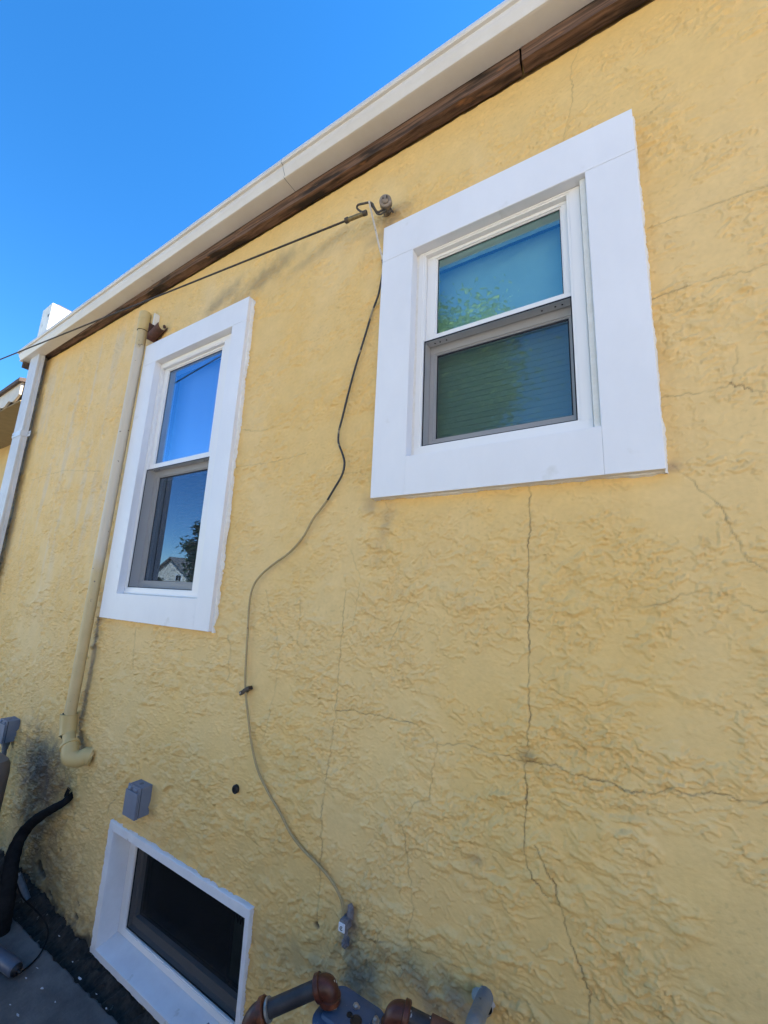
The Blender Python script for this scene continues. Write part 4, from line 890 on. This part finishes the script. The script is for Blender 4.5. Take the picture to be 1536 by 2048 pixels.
# fascia with scalloped lower edge, rising slightly to the right
pts = [(xr_, zf0+.19)]; pts = []
n = 120
low = []
for k in range(n+1):
    x = xr_-5.4*k/n; s_ = abs(math.sin((x-xr_)*math.pi/.26)); low.append((x, zf0+.055-.045*s_-.10*(xr_-x)/1.0*.5))
topl = [(xr_-5.4, zf0+.185-.05*5.4), (xr_, zf0+.185)]
b = new(); prism_y(b, [(x, max(z, zf0-.5)) for x, z in low]+[topl[0], topl[1]], Y(DF)-.02, Y(DF), 0); link('scalloped_trim', b, 'trimcream', ex)
b = new()
t = bmesh.new()
prof = [(Y(DF)-.05, .0), (4.0, 1.1), (4.0, 1.15), (Y(DF)-.05, .04)]
ra = [t.verts.new((xr_+.03, y, zf0+.175+z)) for y, z in prof]; rb = [t.verts.new((xr_-5.4, y, zf0+.175-.05*5.4+z)) for y, z in prof]
t.faces.new(ra); t.faces.new(rb[::-1])
for i in range(4): j = (i+1) % 4; t.faces.new((ra[i], rb[i], rb[j], ra[j]))
merge(b, t); rf = link('roof', b, 'brownroof', ex)
DC = 2.0; k_ = DC/1.15; cz = ZC+2.428*k_; cxr = -4.305*k_; cxl = -4.505*k_
b = new(); prism_y(b, [(cxl, ZC+1.6), (cxr, ZC+1.6), (cxr, cz), (cxl, cz-.015)], Y(DC), Y(DC)+.85, .012); ch = link('chimney', b, 'chimney', rf); tag(ch, 'white painted sunlit chimney stack')
b = new(); box(b, cxl+.06, cxr-.06, Y(DC)+.08, Y(DC)+.75, cz, cz+.05, .01); link('flue', b, 'brownroof', ex)

# ================================================================ BEHIND THE CAMERA: WHAT THE PANES REFLECT, AND ADDED LIGHT SHAPERS
def tree(name, label, x, y, h, cr, ch_, leafm, n, seed, lean=0):
    rnd = random.Random(seed); e = empty(name, (x, y, 0)); tag(e, label, 'tree')
    b = new(); tr = [Vector((x, y, -.05)), Vector((x+.05, y, h*.25)), Vector((x-.03+lean*.4, y+.05, h*.55)), Vector((x+lean, y, h*.9))]
    cp = catmull(tr, h/14); tube(b, cp, .1, 10, rfun=lambda u: (.035*h/2)*(1-u)**.8*.9+.012)
    tips = []
    for k in range(26):
        u = rnd.uniform(.3, 1.0); p = cp[int(u*(len(cp)-1))]; a = rnd.random()*6.283; l = cr*rnd.uniform(.6, 1.0)*(1.15-.6*abs(u-.55)); q = p+Vector((math.cos(a)*l, math.sin(a)*l, l*rnd.uniform(.2, .7)))
        m_ = (p+q)/2+Vector((0, 0, l*.12)); tube(b, catmull([p, m_, q], l/5), .02, 6, rfun=lambda v: .03*h/6*(1-v)+.005); tips += [q, m_, (q+m_)/2]
    link('trunk', b, 'bark', e, smooth=True)
    vs, fs = [], []
    cl = []
    for k in range(n//60):
        t_ = rnd.choice(tips); cl.append((t_+Vector([rnd.gauss(0, cr*.20) for _ in range(3)]), cr*rnd.uniform(.14, .34)))
    for c, r_ in cl:
        for k in range(60):
            p = c+Vector([rnd.gauss(0, 1)*r_*.55 for _ in range(3)]); s = rnd.uniform(.06, .12)*(1.5 if y < -10 else .6)
            u = Vector([rnd.gauss(0, 1) for _ in range(3)]).normalized(); w = u.orthogonal().normalized(); i0 = len(vs)
            vs += [p-u*s, p-w*s*.35+u*s*.1, p+u*s, p+w*s*.35+u*s*.1]; fs.append((i0, i0+1, i0+2, i0+3))
    off = Vector(e.location); me = bpy.data.meshes.new('crown'); me.from_pydata([tuple(v-off) for v in vs], [], fs); me.materials.append(M[leafm]); o = bpy.data.objects.new('crown', me); COL.objects.link(o); o.parent = e
    return e
LA = 6.3
tree('leafy_tree', 'light green leafy tree reflected in the larger nearer window', -3.45, -LA, 8.3, 1.5, 3, 'leaf', 60000, 5)
tree('dark_tree', 'dark green tree reflected at the right of the farther window', -18.9, -13.0, 6.6, 1.5, 3, 'leaf2', 22000, 9)
tree('bushy_tree', 'low dark bushy tree reflected beside the white gabled house', -32.9, -17.5, 2.0, .6, 2, 'leaf2', 9000, 14)
nh = empty('gabled_house', (-38, -22, 0)); tag(nh, 'white sided gabled house reflected low in the farther window', 'house')
hx, hy, hw_ = -38.5, -22.0, 2.7
b = new(); prism_y(b, [(hx-hw_, -.05), (hx+hw_, -.05), (hx+hw_, 2.7), (hx, 4.1), (hx-hw_, 2.7)], hy-9, hy, 0)
for k in range(22):
    z = .3+k*.2; half = hw_ if z < 2.7 else hw_*(4.1-z)/1.4
    if half > .1: box(b, hx-half, hx+half, hy, hy+.02, z, z+.17)
link('wall', b, 'siding', nh)
b = new()
for s_ in (1, -1): prism_y(b, [(hx, 4.12), (hx+s_*(hw_+.4), 2.46), (hx+s_*(hw_+.4), 2.58), (hx, 4.26)], hy-9.3, hy+.35, 0)
link('roof', b, 'shingle', nh)
b = new(); box(b, hx+.9, hx+1.9, hy+.02, hy+.06, 1.7, 2.6); wn = link('window', b, 'white', nh)
b = new(); box(b, hx+1, hx+1.37, hy+.06, hy+.07, 1.8, 2.5); box(b, hx+1.43, hx+1.8, hy+.06, hy+.07, 1.8, 2.5); link('pane', b, 'dark', wn)
b = new(); box(b, -46, -24, -18.1, -18.0, -.05, 1.85)
for k in range(40): box(b, -46+k*.55, -45.5+k*.55, -18.0, -17.97, -.04, 1.92, .01)
o = link('board_fence', b, 'siding'); tag(o, 'pale board fence reflected in front of the white gabled house', 'fence')

# unseen white house added across the yard to bounce sun onto the wall
nb = empty('added_bounce_house', (6.5, -8.5, 0)); tag(nb, 'added unseen white sided house bouncing sunlight onto the yellow wall', 'house')
b = new(); box(b, .9, 15, -13, -6.4, -.05, 4.5)
for k in range(27): box(b, .9, 15, -6.4, -6.385, .2+k*.155, .2+k*.155+.13)
link('wall', b, 'siding', nb)
for xw in (3.0, 6.5, 10.0):
    b = new(); box(b, xw, xw+1.1, -6.38, -6.33, 1.2, 2.6); wn = link('window', b, 'white', nb); b = new(); box(b, xw+.07, xw+1.03, -6.33, -6.325, 1.27, 2.53); link('pane', b, 'dark', wn)
b = new(); prism_x(b, [(-6.0, 4.4), (-9.7, 6.1), (-13.4, 4.4), (-13.4, 4.55), (-9.7, 6.25), (-6.0, 4.55)], .6, 15.3); link('roof', b, 'shingle', nb)
b = new(); box(b, -9.5, -5.2, -6.5, -6.45, -.05, 1.75)  # unseen pale fence, added as a second bounce surface for the wall
for k in range(32): box(b, -9.5+k*.135, -9.5+k*.135+.12, -6.45, -6.43, -.03, 1.8, .006)
o = link('board_fence', b, 'siding'); tag(o, 'added unseen white board fence bouncing light onto the far part of the yellow wall', 'fence')

M['bounceblock'] = node_mat('bounce_block_boards', (.10, .07, .05), (.15, .11, .08), rough=.85, scale=5, stretch=(1, 1, .1))
b = new(); box(b, -3.2, 9, -2.75, -2.72, -.04, .95)  # unseen dark fence added to keep ground bounce off the lower wall
for k in range(86): box(b, -3.2+k*.142, -3.2+k*.142+.13, -2.72, -2.70, -.03, 1.02, .005)
for k in range(6): box(b, -3.2+k*2.4, -3.1+k*2.4, -2.85, -2.75, -.04, 1.05, .005)
o = link('board_fence', b, 'bounceblock'); tag(o, 'added unseen low dark brown fence behind the viewer, blocking bounce to the lower wall', 'fence')
